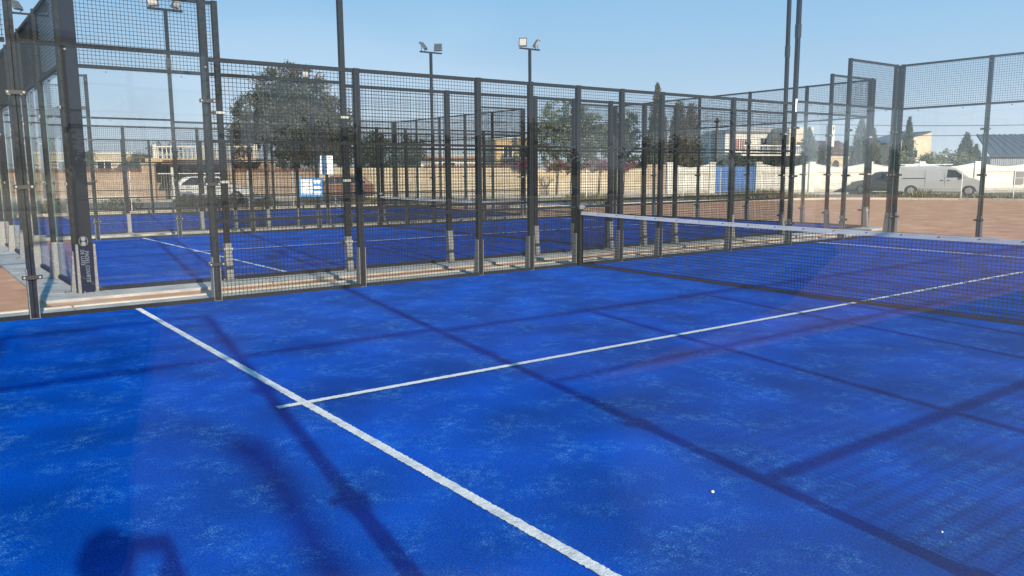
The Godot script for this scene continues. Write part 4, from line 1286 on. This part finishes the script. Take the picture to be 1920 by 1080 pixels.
	for k in 5:
		hedge("low_shrub", lowl[k], "shrub", at(p3([-29.2, -29.4, -29.2, -28.9, -28.6][k], [6.3, 9.0, 12.2, 15.0, 18.0][k], -0.16)), [[V.call(0, 0.3, 0), Vector3(0.6, 0.36, 0.8)], [V.call(0.1, 0.25, 0.7), Vector3(0.5, 0.3, 0.6)]], 60, 24, 0.09, [Color(0.07, 0.085, 0.045), Color(0.10, 0.105, 0.06)], 181 + k, "low shrubs behind the third court")

# ---------------------------------------------------------------- vehicles
func car(label: String, category: String, t: Transform3D, prof: Array, w: float, belt: float, tumble: float, paint: String, wheels: Array, wr: float, glass: Array, extras: Callable) -> Node3D:
	var o := thing("parked_" + category.replace(" ", "_"), label, category, t, "vehicles parked along the street")
	var poly := PackedVector2Array()
	for p in prof: poly.append(p)
	var zz := func(y: float, inset := 0.0) -> float: return w / 2 - inset - tumble * maxf(0.0, y - belt)
	var inner: PackedVector2Array = Geometry2D.offset_polygon(poly, -0.05, Geometry2D.JOIN_ROUND)[0]
	var b := MB.new()
	var q := Geometry2D.triangulate_polygon(inner)
	for s in [-1.0, 1.0]:
		for k in range(0, q.size(), 3):
			var p := [inner[q[k]], inner[q[k + 1]], inner[q[k + 2]]]
			if ((p[1] - p[0]).cross(p[2] - p[0]) < 0) == (s > 0): p = [p[0], p[2], p[1]]
			b.tri(Vector3(p[0].x, p[0].y, s * zz.call(p[0].y)), Vector3(p[1].x, p[1].y, s * zz.call(p[1].y)), Vector3(p[2].x, p[2].y, s * zz.call(p[2].y)))
		# rounded shoulder from the flank to the outline
		for k in poly.size():
			var a := poly[k]; var c := poly[(k + 1) % poly.size()]
			var ai := a; var ci := c
			var da := 1e9; var dc := 1e9
			for v in inner:
				if v.distance_squared_to(a) < da: da = v.distance_squared_to(a); ai = v
				if v.distance_squared_to(c) < dc: dc = v.distance_squared_to(c); ci = v
			b.quad(Vector3(a.x, a.y, s * zz.call(a.y, 0.06)), Vector3(c.x, c.y, s * zz.call(c.y, 0.06)), Vector3(ci.x, ci.y, s * zz.call(ci.y)), Vector3(ai.x, ai.y, s * zz.call(ai.y)))
	for k in poly.size():
		var a := poly[k]; var c := poly[(k + 1) % poly.size()]
		b.quad(Vector3(a.x, a.y, -zz.call(a.y, 0.06)), Vector3(c.x, c.y, -zz.call(c.y, 0.06)), Vector3(c.x, c.y, zz.call(c.y, 0.06)), Vector3(a.x, a.y, zz.call(a.y, 0.06)))
	part(o, "body", b.mesh(M[paint]))
	for g in glass:
		var pg := PackedVector2Array()
		for p in g: pg.append(p)
		var tr := Geometry2D.triangulate_polygon(pg)
		for s in [-1.0, 1.0]:
			b = MB.new()
			for k in range(0, tr.size(), 3):
				var p := [pg[tr[k]], pg[tr[k + 1]], pg[tr[k + 2]]]
				if ((p[1] - p[0]).cross(p[2] - p[0]) < 0) == (s > 0): p = [p[0], p[2], p[1]]
				b.tri(Vector3(p[0].x, p[0].y, s * (zz.call(p[0].y) + 0.006)), Vector3(p[1].x, p[1].y, s * (zz.call(p[1].y) + 0.006)), Vector3(p[2].x, p[2].y, s * (zz.call(p[2].y) + 0.006)))
			part(o, "side_window", b.mesh(M.car_glass))
	for x in wheels:
		for s in [-1.0, 1.0]:
			b = MB.new()
			b.cyl(Vector3(x, wr, s * (w / 2 - 0.22)), Vector3(x, wr, s * (w / 2 - 0.02)), wr, wr, 20)
			b.cyl(Vector3(x, wr, s * (w / 2 - 0.02)), Vector3(x, wr, s * (w / 2)), wr, wr * 0.9, 20)
			var ty := part(o, "wheel", b.mesh(M.rubber))
			b = MB.new()
			b.cyl(Vector3(x, wr, s * (w / 2)), Vector3(x, wr, s * (w / 2 + 0.012)), wr * 0.64, wr * 0.58, 16)
			for k in 5:
				var a := TAU * k / 5.0
				b.box(Vector3(0, wr * 0.3, 0), Vector3(0.07, wr * 0.5, 0.03), Transform3D(Basis(Vector3.BACK, a), Vector3(x, wr, s * (w / 2 + 0.015))))
			part(ty, "rim", b.mesh(M.rim_metal))
	extras.call(o)
	return o

func arched(from: float, to: float, y: float, wheels: Array, r: float) -> Array:      # underside with wheel arches, rear to front
	var l := [Vector2(from, y)]
	for x in wheels:
		for k in 9:
			var a := PI - PI * k / 8.0
			l.append(Vector2(x + cos(a) * r, maxf(y, y + sin(a) * r * 0.98)))
	l.append(Vector2(to, y))
	return l

func vehicles() -> void:
	var bx := func(o: Node3D, n: String, c: Vector3, s: Vector3, m: String) -> void:
		var b := MB.new()
		b.cbox(c, s, minf(0.015, minf(s.x, minf(s.y, s.z)) * 0.3)); part(o, n, b.mesh(M[m]))
	var sheet := func(o: Node3D, n: String, x0: float, y0: float, x1: float, y1: float, hw0: float, hw1: float, m: String) -> void:
		var b := MB.new()
		var d := Vector3(y0 - y1, x1 - x0, 0).normalized() * (0.008 if x1 < x0 else -0.008)
		d = Vector3(absf(d.x) * signf(x0), absf(d.y), 0)
		b.quad(Vector3(x0, y0, hw0) + d, Vector3(x0, y0, -hw0) + d, Vector3(x1, y1, -hw1) + d, Vector3(x1, y1, hw1) + d); part(o, n, b.mesh(M[m]))
	# van
	var vw := [-1.55, 1.72]
	var vp := arched(-2.42, 2.38, 0.24, vw, 0.40)
	vp += [Vector2(2.47, 0.34), Vector2(2.49, 0.72), Vector2(2.40, 0.95), Vector2(2.1, 1.08), Vector2(1.72, 1.18), Vector2(0.98, 1.74), Vector2(0.62, 1.86), Vector2(-0.6, 1.90), Vector2(-2.2, 1.87), Vector2(-2.42, 1.78), Vector2(-2.47, 1.2), Vector2(-2.47, 0.4)]
	car("silver-grey panel van with a roof rack parked before the white wall", "van", Transform3D(Basis(Vector3.UP, 0.455), p3(-15.6, 54.6, -0.14)), vp, 1.9, 1.1, 0.16, "car_silver", vw, 0.34,
		[[Vector2(0.46, 1.17), Vector2(1.52, 1.17), Vector2(0.95, 1.62), Vector2(0.5, 1.68)]], func(o: Node3D) -> void:
			sheet.call(o, "windscreen", 1.68, 1.20, 1.02, 1.71, 0.8, 0.68, "car_glass")
			for s in [-1.0, 1.0]:
				bx.call(o, "headlight", Vector3(2.36, 0.92, s * 0.76), Vector3(0.16, 0.14, 0.26), "car_lamp")
				bx.call(o, "tail_light", Vector3(-2.46, 1.1, s * 0.84), Vector3(0.05, 0.5, 0.12), "car_tail")
				bx.call(o, "mirror", Vector3(1.36, 1.26, s * 1.02), Vector3(0.12, 0.24, 0.2), "car_silver")
				bx.call(o, "sill", Vector3(0.08, 0.27, s * 0.90), Vector3(2.4, 0.1, 0.08), "car_trim")
				bx.call(o, "door_rail", Vector3(-1.4, 1.12, s * 0.955), Vector3(1.3, 0.03, 0.012), "car_trim")
				bx.call(o, "side_moulding", Vector3(0.1, 0.50, s * 0.955), Vector3(2.3, 0.12, 0.03), "car_silver")
				for x in [0.36, -0.75]: bx.call(o, "door_seam", Vector3(x, 1.05, s * 0.951), Vector3(0.012, 1.2, 0.008), "car_trim")
				for x in [0.56, 0.20]: bx.call(o, "door_handle", Vector3(x, 1.0, s * 0.96), Vector3(0.18, 0.035, 0.03), "car_trim")
				bx.call(o, "rack_rail", Vector3(-0.75, 1.99, s * 0.66), Vector3(3.0, 0.05, 0.05), "white_paint")
			for x in [-1.9, -0.8, 0.3]:
				bx.call(o, "rack_bar", Vector3(x, 1.96, 0), Vector3(0.06, 0.05, 1.5), "white_paint")
			bx.call(o, "bumper", Vector3(2.44, 0.42, 0), Vector3(0.14, 0.26, 1.74), "car_trim")
			bx.call(o, "number_plate", Vector3(2.50, 0.45, 0), Vector3(0.02, 0.11, 0.5), "white_paint")
			bx.call(o, "grille", Vector3(2.48, 0.70, 0), Vector3(0.05, 0.16, 1.1), "car_trim"))
	var hw := [-1.28, 1.28]
	var hp := arched(-2.0, 1.95, 0.22, hw, 0.37)
	hp += [Vector2(2.06, 0.34), Vector2(2.06, 0.62), Vector2(1.92, 0.80), Vector2(1.05, 0.96), Vector2(0.42, 1.40), Vector2(0.1, 1.48), Vector2(-1.1, 1.47), Vector2(-1.55, 1.38), Vector2(-1.95, 0.98), Vector2(-2.08, 0.9), Vector2(-2.08, 0.36)]
	var hg := [[Vector2(-0.4, 0.98), Vector2(0.92, 0.98), Vector2(0.38, 1.35), Vector2(-0.4, 1.40)], [Vector2(-0.48, 0.98), Vector2(-0.48, 1.40), Vector2(-1.1, 1.40), Vector2(-1.6, 1.05), Vector2(-1.6, 0.98)]]
	var trims := func(o: Node3D) -> void:
		sheet.call(o, "windscreen", 1.0, 0.99, 0.46, 1.37, 0.72, 0.60, "car_glass")
		sheet.call(o, "rear_window", -1.88, 1.02, -1.56, 1.35, 0.66, 0.58, "car_glass")
		for s in [-1.0, 1.0]:
			bx.call(o, "headlight", Vector3(1.93, 0.70, s * 0.66), Vector3(0.18, 0.13, 0.28), "car_lamp")
			bx.call(o, "tail_light", Vector3(-2.03, 0.84, s * 0.70), Vector3(0.1, 0.2, 0.2), "car_tail")
			bx.call(o, "mirror", Vector3(0.78, 1.03, s * 0.94), Vector3(0.12, 0.14, 0.18), "car_trim")
			bx.call(o, "door_seam", Vector3(-0.44, 0.7, s * 0.872), Vector3(0.012, 0.8, 0.008), "car_trim")
			for x in [-0.28, -1.25]: bx.call(o, "door_handle", Vector3(x, 0.86, s * 0.88), Vector3(0.17, 0.03, 0.025), "car_trim")
		bx.call(o, "bumper", Vector3(2.02, 0.40, 0), Vector3(0.12, 0.22, 1.56), "car_trim")
		bx.call(o, "rear_bumper", Vector3(-2.05, 0.42, 0), Vector3(0.1, 0.22, 1.56), "car_trim")
		bx.call(o, "number_plate", Vector3(2.085, 0.42, 0), Vector3(0.015, 0.11, 0.5), "white_paint")
	car("dark grey car standing left of the silver van, half behind a post", "car", Transform3D(Basis(Vector3.UP, PI + 0.42) * Basis.from_scale(Vector3(0.95, 1.05, 1.0)), p3(-19.6, 55.0, -0.14)), hp, 1.74, 0.97, 0.3, "car_dark", hw, 0.31, hg, trims)
	car("white hatchback parked before the tiled porch", "car", st(6.3, -3.2, -0.06), hp, 1.74, 0.97, 0.3, "car_white", hw, 0.31, hg, trims)
	car("orange-red hatchback parked before the cream wall, partly behind the mast", "car", st(13.2, -2.3, -0.06, PI), hp, 1.74, 0.97, 0.3, "car_orange", hw, 0.31, hg, trims)

# ---------------------------------------------------------------- what stands beside and behind the camera
func beyond_the_glass() -> void:
	var V := func(x: float, y: float, z: float) -> Vector3: return Vector3(x, y, z)
	var deep := [Color(0.035, 0.06, 0.022), Color(0.05, 0.075, 0.03), Color(0.03, 0.048, 0.02)]
	var spots := [[58, -6, 5.2], [61, 9, 4.4], [60, 24, 5.0], [63, 42, 5.6], [66, 63, 5.2], [72, 88, 6.0], [80, 118, 6.5], [92, 150, 7.0]]
	var names := ["first", "second", "third", "fourth", "fifth", "sixth", "seventh", "eighth"]
	for k in spots.size():
		var h: float = spots[k][2]
		tree("shade_tree", "dark shade tree behind the camera, %s along the row" % names[k], "tree", at(p3(spots[k][0], spots[k][1], -0.16)), h * 0.45, 0.2, [[V.call(0, h * 0.68, 0), Vector3(3.4, h * 0.3, 4.2)], [V.call(0.5, h * 0.5, 3.4), Vector3(2.6, h * 0.26, 3.0)], [V.call(0.2, h * 0.42, -3.2), Vector3(2.6, h * 0.26, 3.0)]], 170, 22, 0.42, deep, 201 + k, "shade trees behind the camera")
	palm("tall palm behind the camera, mirrored in the glass panel", at(p3(52.0, 15.0, -0.16)), 6.4, 2.6, 221)
	palm("palm behind the camera beside the fourth shade tree", at(p3(50.0, 50.0, -0.16)), 5.4, 2.2, 222)
	palm("palm behind the camera beside the third shade tree", at(p3(54.0, 33.0, -0.16)), 5.0, 2.2, 223)
	var o := thing("pale_house", "long pale house behind the camera, beyond the shade trees", "house", at(p3(74.0, 40.0, -0.16)))
	var b := MB.new()
	b.box(Vector3(0, 1.7, 0), Vector3(9, 3.4, 22)); part(o, "wall", b.mesh(M.white_wall))
	b = MB.new()
	b.prism(PackedVector2Array([Vector2(-5, 3.4), Vector2(5, 3.4), Vector2(0, 5.0)]), -11.4, 11.4); part(o, "roof", b.mesh(M.roof_tile))
	# street lamp whose shadow lies on the turf
	o = thing("street_lamp", "tall street lamp behind the camera that shades the turf", "lamp", at(p3(20.0, 0.02, -0.035)))
	b = MB.new()
	b.cyl(Vector3(0, 0, 0), Vector3(0, 6.2, 0), 0.11, 0.075, 10); part(o, "pole", b.mesh(M.galvanised))
	b = MB.new()
	b.cbox(Vector3(-0.2, 6.22, 0), Vector3(0.5, 0.09, 0.18), 0.02); part(o, "lamp_head", b.mesh(M.lamp_body))
	photographer()

# smooth union of tapered bones, meshed as surface nets
func nets(bones: Array, cell: float, k: float, b: MB, paint: Callable) -> void:
	var lo := Vector3(1e9, 1e9, 1e9); var hi := -lo
	for q in bones:
		for e in 2:
			var rr: float = q[2 + e] + cell * 2
			lo = lo.min(q[e] - Vector3.ONE * rr); hi = hi.max(q[e] + Vector3.ONE * rr)
	var n := Vector3i(((hi - lo) / cell).ceil()) + Vector3i.ONE
	var f := PackedFloat32Array()
	f.resize(n.x * n.y * n.z)
	f.fill(1.0)
	for q in bones:
		var a: Vector3 = q[0]; var c: Vector3 = q[1]
		var ra: float = q[2]; var rc: float = q[3]
		var m := maxf(ra, rc) + k + cell * 2
		var i0 := Vector3i(((a.min(c) - Vector3.ONE * m - lo) / cell).floor()).clamp(Vector3i.ZERO, n - Vector3i.ONE)
		var i1 := Vector3i(((a.max(c) + Vector3.ONE * m - lo) / cell).ceil()).clamp(Vector3i.ZERO, n - Vector3i.ONE)
		var ab := c - a
		var l2 := maxf(ab.length_squared(), 1e-9)
		for z in range(i0.z, i1.z + 1):
			for y in range(i0.y, i1.y + 1):
				for x in range(i0.x, i1.x + 1):
					var p := lo + Vector3(x, y, z) * cell
					var t := clampf((p - a).dot(ab) / l2, 0, 1)
					var d := p.distance_to(a + ab * t) - lerpf(ra, rc, t)
					var id := x + n.x * (y + n.y * z)
					var h := maxf(k - absf(f[id] - d), 0.0) / k
					f[id] = minf(f[id], d) - h * h * k * 0.25
	var vid := {}
	var base := b.v.size()
	var grad := func(x: int, y: int, z: int) -> Vector3:
		var id := x + n.x * (y + n.y * z)
		return Vector3(f[id + 1] - f[id - 1], f[id + n.x] - f[id - n.x], f[id + n.x * n.y] - f[id - n.x * n.y])
	for z in range(1, n.z - 2):
		for y in range(1, n.y - 2):
			for x in range(1, n.x - 2):
				var s := 0
				var sum := Vector3.ZERO
				var cnt := 0
				var id := x + n.x * (y + n.y * z)
				if absf(f[id]) > cell * 2.2: continue
				for e in 8:
					if f[id + (e & 1) + n.x * ((e >> 1 & 1) + n.y * (e >> 2 & 1))] < 0: s += 1
				if s == 0 or s == 8: continue
				for e in 8:
					for ax in 3:
						if e >> ax & 1: continue
						var g := e | 1 << ax
						var fa := f[id + (e & 1) + n.x * ((e >> 1 & 1) + n.y * (e >> 2 & 1))]
						var fb := f[id + (g & 1) + n.x * ((g >> 1 & 1) + n.y * (g >> 2 & 1))]
						if (fa < 0) != (fb < 0):
							var pa := Vector3(e & 1, e >> 1 & 1, e >> 2 & 1); var pb := Vector3(g & 1, g >> 1 & 1, g >> 2 & 1)
							sum += pa.lerp(pb, fa / (fa - fb)); cnt += 1
				var p := lo + (Vector3(x, y, z) + sum / cnt) * cell
				vid[id] = b.v.size()
				b.v.append(p); b.n.append(grad.call(x, y, z).normalized()); b.uv.append(Vector2.ZERO); b.c.append(paint.call(p))
	for id in vid:
		var off := [1, n.x, n.x * n.y]
		for ax in 3:
			var u: int = off[(ax + 1) % 3]; var w: int = off[(ax + 2) % 3]
			var f0 := f[id]; var f1 := f[id + off[ax]]
			if (f0 < 0) == (f1 < 0): continue
			if not (vid.has(id - u) and vid.has(id - w) and vid.has(id - u - w)): continue
			var q := [vid[id], vid[id - u], vid[id - u - w], vid[id - w]]
			if f0 < 0: q = [q[0], q[3], q[2], q[1]]
			b.i.append_array(PackedInt32Array([q[0], q[1], q[2], q[0], q[2], q[3]]))

func person(t: Transform3D, label: String, shirt: Color, jeans: Color) -> void:
	# local: faces -z, x to the person's right
	var o := thing("person", label, "person", t)
	var skin := Color(0.42, 0.25, 0.17); var shoe := Color(0.25, 0.25, 0.25)
	var V := func(x: float, y: float, z: float) -> Vector3: return Vector3(x, y, z)
	var bones := []
	for s in [-1.0, 1.0]:
		bones += [
			[V.call(s * 0.10, 0.92, 0.02), V.call(s * 0.11, 0.50, 0.0), 0.088, 0.058], [V.call(s * 0.11, 0.50, 0.0), V.call(s * 0.12, 0.09, 0.03), 0.056, 0.038],
			[V.call(s * 0.12, 0.05, 0.05), V.call(s * 0.14, 0.04, -0.15), 0.045, 0.036],
			[V.call(0, 1.44, 0.02), V.call(s * 0.17, 1.44, 0.02), 0.07, 0.062]]
		bones += [[V.call(s * 0.185, 1.44, 0.02), V.call(s * 0.15, 1.18, -0.15), 0.068, 0.066], [V.call(s * 0.15, 1.18, -0.15), V.call(s * 0.10, 1.47, -0.29), 0.066, 0.05], [V.call(s * 0.10, 1.47, -0.29), V.call(s * 0.09, 1.56, -0.345), 0.032, 0.028]]
	bones += [[V.call(0, 0.96, 0.02), V.call(0, 1.18, 0.01), 0.135, 0.125], [V.call(0, 1.18, 0.01), V.call(0, 1.38, 0.0), 0.13, 0.125], [V.call(0, 1.42, 0.02), V.call(0, 1.57, -0.01), 0.062, 0.052],
		[V.call(0, 1.66, -0.02), V.call(0, 1.70, -0.01), 0.088, 0.092], [V.call(0, 1.60, -0.06), V.call(0, 1.64, -0.06), 0.048, 0.06], [V.call(0, 1.655, -0.10), V.call(0, 1.635, -0.125), 0.014, 0.016], [V.call(-0.088, 1.66, 0.0), V.call(-0.095, 1.69, 0.005), 0.016, 0.02], [V.call(0.088, 1.66, 0.0), V.call(0.095, 1.69, 0.005), 0.016, 0.02]]
	var b := MB.new()
	nets(bones, 0.017, 0.045, b, func(p: Vector3) -> Color:
		if p.y < 0.085: return shoe
		if p.y < 0.98: return jeans
		if p.y > 1.52 or (p.z < -0.24 and p.y > 1.40): return skin
		return shirt)
	for s in [-1.0, 1.0]:
		var hb := []
		for k in 4:      # fingers along the phone's back, thumb below
			var root: Vector3 = V.call(s * 0.085, 1.545 + k * 0.019, -0.36)
			var mid: Vector3 = root + V.call(-s * 0.018, 0.006, -0.022)
			hb += [[V.call(s * 0.095, 1.54 + k * 0.012, -0.335), root, 0.011, 0.0095], [root, mid, 0.0095, 0.0085], [mid, mid + V.call(-s * 0.028, 0.002, 0.004), 0.0085, 0.0075]]
		hb += [[V.call(s * 0.098, 1.53, -0.33), V.call(s * 0.08, 1.525, -0.35), 0.013, 0.011], [V.call(s * 0.08, 1.525, -0.35), V.call(s * 0.055, 1.535, -0.352), 0.011, 0.008]]
		nets(hb, 0.005, 0.008, b, func(_p: Vector3) -> Color: return skin)
	if not M.has("person_cloth"):
		mat("person_cloth", Color.WHITE, 0.85).vertex_color_use_as_albedo = true
	part(o, "body", b.mesh(M.person_cloth))
	b = MB.new()
	nets([[V.call(0, 1.70, 0.02), V.call(0, 1.725, 0.0), 0.098, 0.094], [V.call(0, 1.66, 0.06), V.call(0, 1.60, 0.055), 0.06, 0.045]], 0.014, 0.03, b, func(_p: Vector3) -> Color: return Color(0.03, 0.02, 0.015))
	part(o, "hair", b.mesh(M.person_cloth))
	for s in [-1.0, 1.0]:
		b = MB.new()
		b.cyl(V.call(s * 0.032, 1.675, -0.096), V.call(s * 0.032, 1.675, -0.112), 0.013, 0.008, 10); part(o, "eye", b.mesh(M.white_paint))
	b = MB.new()
	b.box(V.call(0, 1.603, -0.118), Vector3(0.045, 0.008, 0.008)); part(o, "mouth", b.mesh(M.shutter_red))

func photographer() -> void:
	var t := Transform3D(Basis.looking_at(Vector3(-0.80, 0, -0.60).normalized()) * 1.05, p3(10.68, 0.79, 0.0))
	person(t, "person in dark shirt and jeans holding a phone up to the glass", Color(0.07, 0.09, 0.14), Color(0.05, 0.07, 0.12))
	var b := MB.new()
	b.cbox(Vector3.ZERO, Vector3(0.155, 0.075, 0.009), 0.004)
	single("phone", b.mesh(M.black_clip), "black phone held up against the glass", "phone", t * at(Vector3(0, 1.585, -0.366)))

# ---------------------------------------------------------------- small things
func words(parent: Node3D, text: String, size: float, m: String, t: Transform3D, called := "lettering") -> void:
	var f := SystemFont.new()
	f.font_names = PackedStringArray(["Droid Sans"])
	var tm := TextMesh.new()
	tm.text = text; tm.font = f; tm.font_size = 32; tm.pixel_size = size / 32.0; tm.depth = 0.001
	tm.material = M[m]
	part(parent, called, tm, t)

func details() -> void:
	var facing := Basis(Vector3.UP, PI / 2)      # print that looks to +x
	var b := MB.new()
	# number sheet and notice on the middle court's near fence
	var o := thing("number_sheet", "white paper sheet with the number 2 on the middle court's fence", "sign", Transform3D(facing, p3(-1.905, 6.36, 1.71)))
	b.box(Vector3.ZERO, Vector3(0.21, 0.297, 0.003)); part(o, "sheet", b.mesh(M.paper))
	words(o, "2", 0.10, "ink", Transform3D(Basis(), Vector3(0, -0.01, 0.002)))
	b = MB.new()
	for k in 7: b.box(Vector3(-0.072 + k * 0.024, 0.115, 0.002), Vector3(0.015, 0.022, 0.001))
	part(o, "print", b.mesh(M.grey_ink)).set_meta("kind", "stuff")
	b = MB.new()
	b.cyl(Vector3(-0.01, -0.105, 0.0016), Vector3(-0.01, -0.105, 0.0026), 0.014, 0.014, 12); part(o, "emblem", b.mesh(M.ink))
	o = thing("notice_board", "blue and white printed notice below the number sheet", "sign", Transform3D(facing, p3(-1.905, 6.085, 1.36)))
	b = MB.new()
	b.cbox(Vector3.ZERO, Vector3(0.40, 0.29, 0.006), 0.001); part(o, "board", b.mesh(M.notice_blue))
	for q in [[-0.125, 0.02, 0.08, 0.23], [-0.03, 0.02, 0.10, 0.23]]:
		b = MB.new()
		b.box(Vector3(q[0], q[1] - 0.01, 0.004), Vector3(q[2], q[3], 0.002)); part(o, "panel", b.mesh(M.paper))
	for k in 3:
		b = MB.new()
		b.box(Vector3(0.105, 0.085 - k * 0.085, 0.004), Vector3(0.12, 0.05, 0.002)); part(o, "panel", b.mesh(M.paper))
	b = MB.new()
	for k in 9:
		b.box(Vector3(-0.03, 0.11 - k * 0.024, 0.0056), Vector3(0.08 - 0.02 * (k % 3), 0.008, 0.001))
		if k % 3: b.box(Vector3(-0.125, 0.11 - k * 0.024, 0.0056), Vector3(0.05, 0.006, 0.001))
	part(o, "print", b.mesh(M.ink)).set_meta("kind", "stuff")
	# name plate on the corner post of the middle court
	o = thing("name_plate", "dark maker's plate with white ring emblem on the middle court's corner", "sign", Transform3D(facing, p3(-1.80, 2.84, 0.0)))
	b = MB.new()
	b.box(Vector3(0, 2.0, -0.05), Vector3(0.17, 4.0, 0.03)); part(o, "panel", b.mesh(M.plate_navy))
	for x in [-0.105, 0.105]:
		b = MB.new()
		b.prism(PackedVector2Array([Vector2(x - 0.02, 0.0), Vector2(x + 0.02, 0.0), Vector2(x + 0.014, 0.66), Vector2(x - 0.014, 0.66)]), -0.07, -0.028); part(o, "side_plate", b.mesh(M.galvanised))
	var rt := MB.new()
	for k in 28:
		var a := TAU * k / 28.0
		rt.box(Vector3.ZERO, Vector3(0.014, 0.006, 0.001), Transform3D(Basis(Vector3.BACK, a + PI / 2), Vector3(-0.02 + cos(a) * 0.052, 0.70 + sin(a) * 0.062, -0.0342)))
	part(o, "emblem", rt.mesh(M.plate_print))
	rt = MB.new()
	for s in [-1, 1]:
		rt.cyl(Vector3(-0.02, 0.70 + s * 0.03, -0.0349), Vector3(-0.02, 0.70 + s * 0.03, -0.0339), 0.027, 0.027, 16)
	part(o, "emblem", rt.mesh(M.plate_print))
	words(o, "PADEL COURTS", 0.062, "plate_print", Transform3D(Basis(Vector3.BACK, -PI / 2), Vector3(0.008, 0.36, -0.0345)))
	words(o, "DE LUXE", 0.058, "plate_print", Transform3D(Basis(Vector3.BACK, -PI / 2), Vector3(-0.045, 0.48, -0.0345)))
	# sticker on the mast at the far left corner of the near court
	o = thing("mast_sticker", "small white sticker on the right tall mast", "sticker", Transform3D(facing, p3(-0.016, 16.0, 2.92)))
	b = MB.new()
	b.box(Vector3.ZERO, Vector3(0.07, 0.26, 0.002)); part(o, "sheet", b.mesh(M.paper))
	b = MB.new()
	for k in 3: b.box(Vector3(0, -0.02 + k * 0.035, 0.0016), Vector3(0.03, 0.02, 0.001))
	part(o, "print", b.mesh(M.grey_ink)).set_meta("kind", "stuff")
	# white fence behind the kerb
	fence_line()
	# small pale crumbs on the turf
	var cr := [[1334, 7.75, 4.04, 0.009, "larger pale pebble on the turf in the foreground"], [1765, 8.66, 4.49, 0.005, "tiny pale pebble on the turf at the lower right"]]
	for c in cr:
		var s := SphereMesh.new()
		s.radius = c[3]; s.height = c[3] * 1.6; s.radial_segments = 10; s.rings = 6; s.material = M.white_paint
		single("pebble", s, c[4], "pebble", at(p3(c[1], c[2], 0.012 + c[3] * 0.7)), "pebbles on the turf")

func fence_line() -> void:
	var runs := [[0, 1, 15.5], [2, 4, 0], [4, 7, 0], [7, 11, 0]]
	var pts: Array[Vector2] = []
	for e in range(1, 11):
		var a: Vector2 = EDGE[e]; var c: Vector2 = EDGE[e + 1] if e < 10 else Vector2(14.0, 49.4)
		if e == 1: pts.append(Vector2(-28.4, 1.0)); pts.append(Vector2(-28.4, 6.0)); pts.append(Vector2(-28.4, 12.0))
		pts.append(EDGE[e] + (EDGE[e] - EDGE[e - 1]).normalized().rotated(PI / 2) * 0.7)
	pts.append(Vector2(2.0, 49.3)); pts.append(Vector2(16.0, 50.3))
	var o := thing("wire_fence", "low white wire fence with thin posts behind the paving kerb", "fence", Transform3D.IDENTITY)
	var wires := MB.new()
	var pm := MB.new()
	pm.cyl(Vector3(0, -0.1, 0), Vector3(0, 1.85, 0), 0.024, 0.024, 8)
	var post := pm.mesh(M.white_paint)
	for k in pts.size() - 1:
		var a := pts[k]; var c := pts[k + 1]
		var L := a.distance_to(c)
		var n := maxi(1, int(roundf(L / 2.6)))
		for j in n:
			var p := a.lerp(c, float(j) / n)
			part(o, "post", post, at(p3(p.x, p.y, -0.2)))
		for z in 8:
			wires.bar(p3(a.x, a.y, -0.02 + z * 0.13), p3(c.x, c.y, -0.02 + z * 0.13), 0.0025)
		var m := int(L / 0.07)
		for j in m:
			var p := a.lerp(c, float(j) / m)
			wires.bar(p3(p.x, p.y, -0.10), p3(p.x, p.y, 0.92), 0.0025)
	part(o, "wire_mesh", wires.mesh(M.galvanised)).set_meta("kind", "stuff")
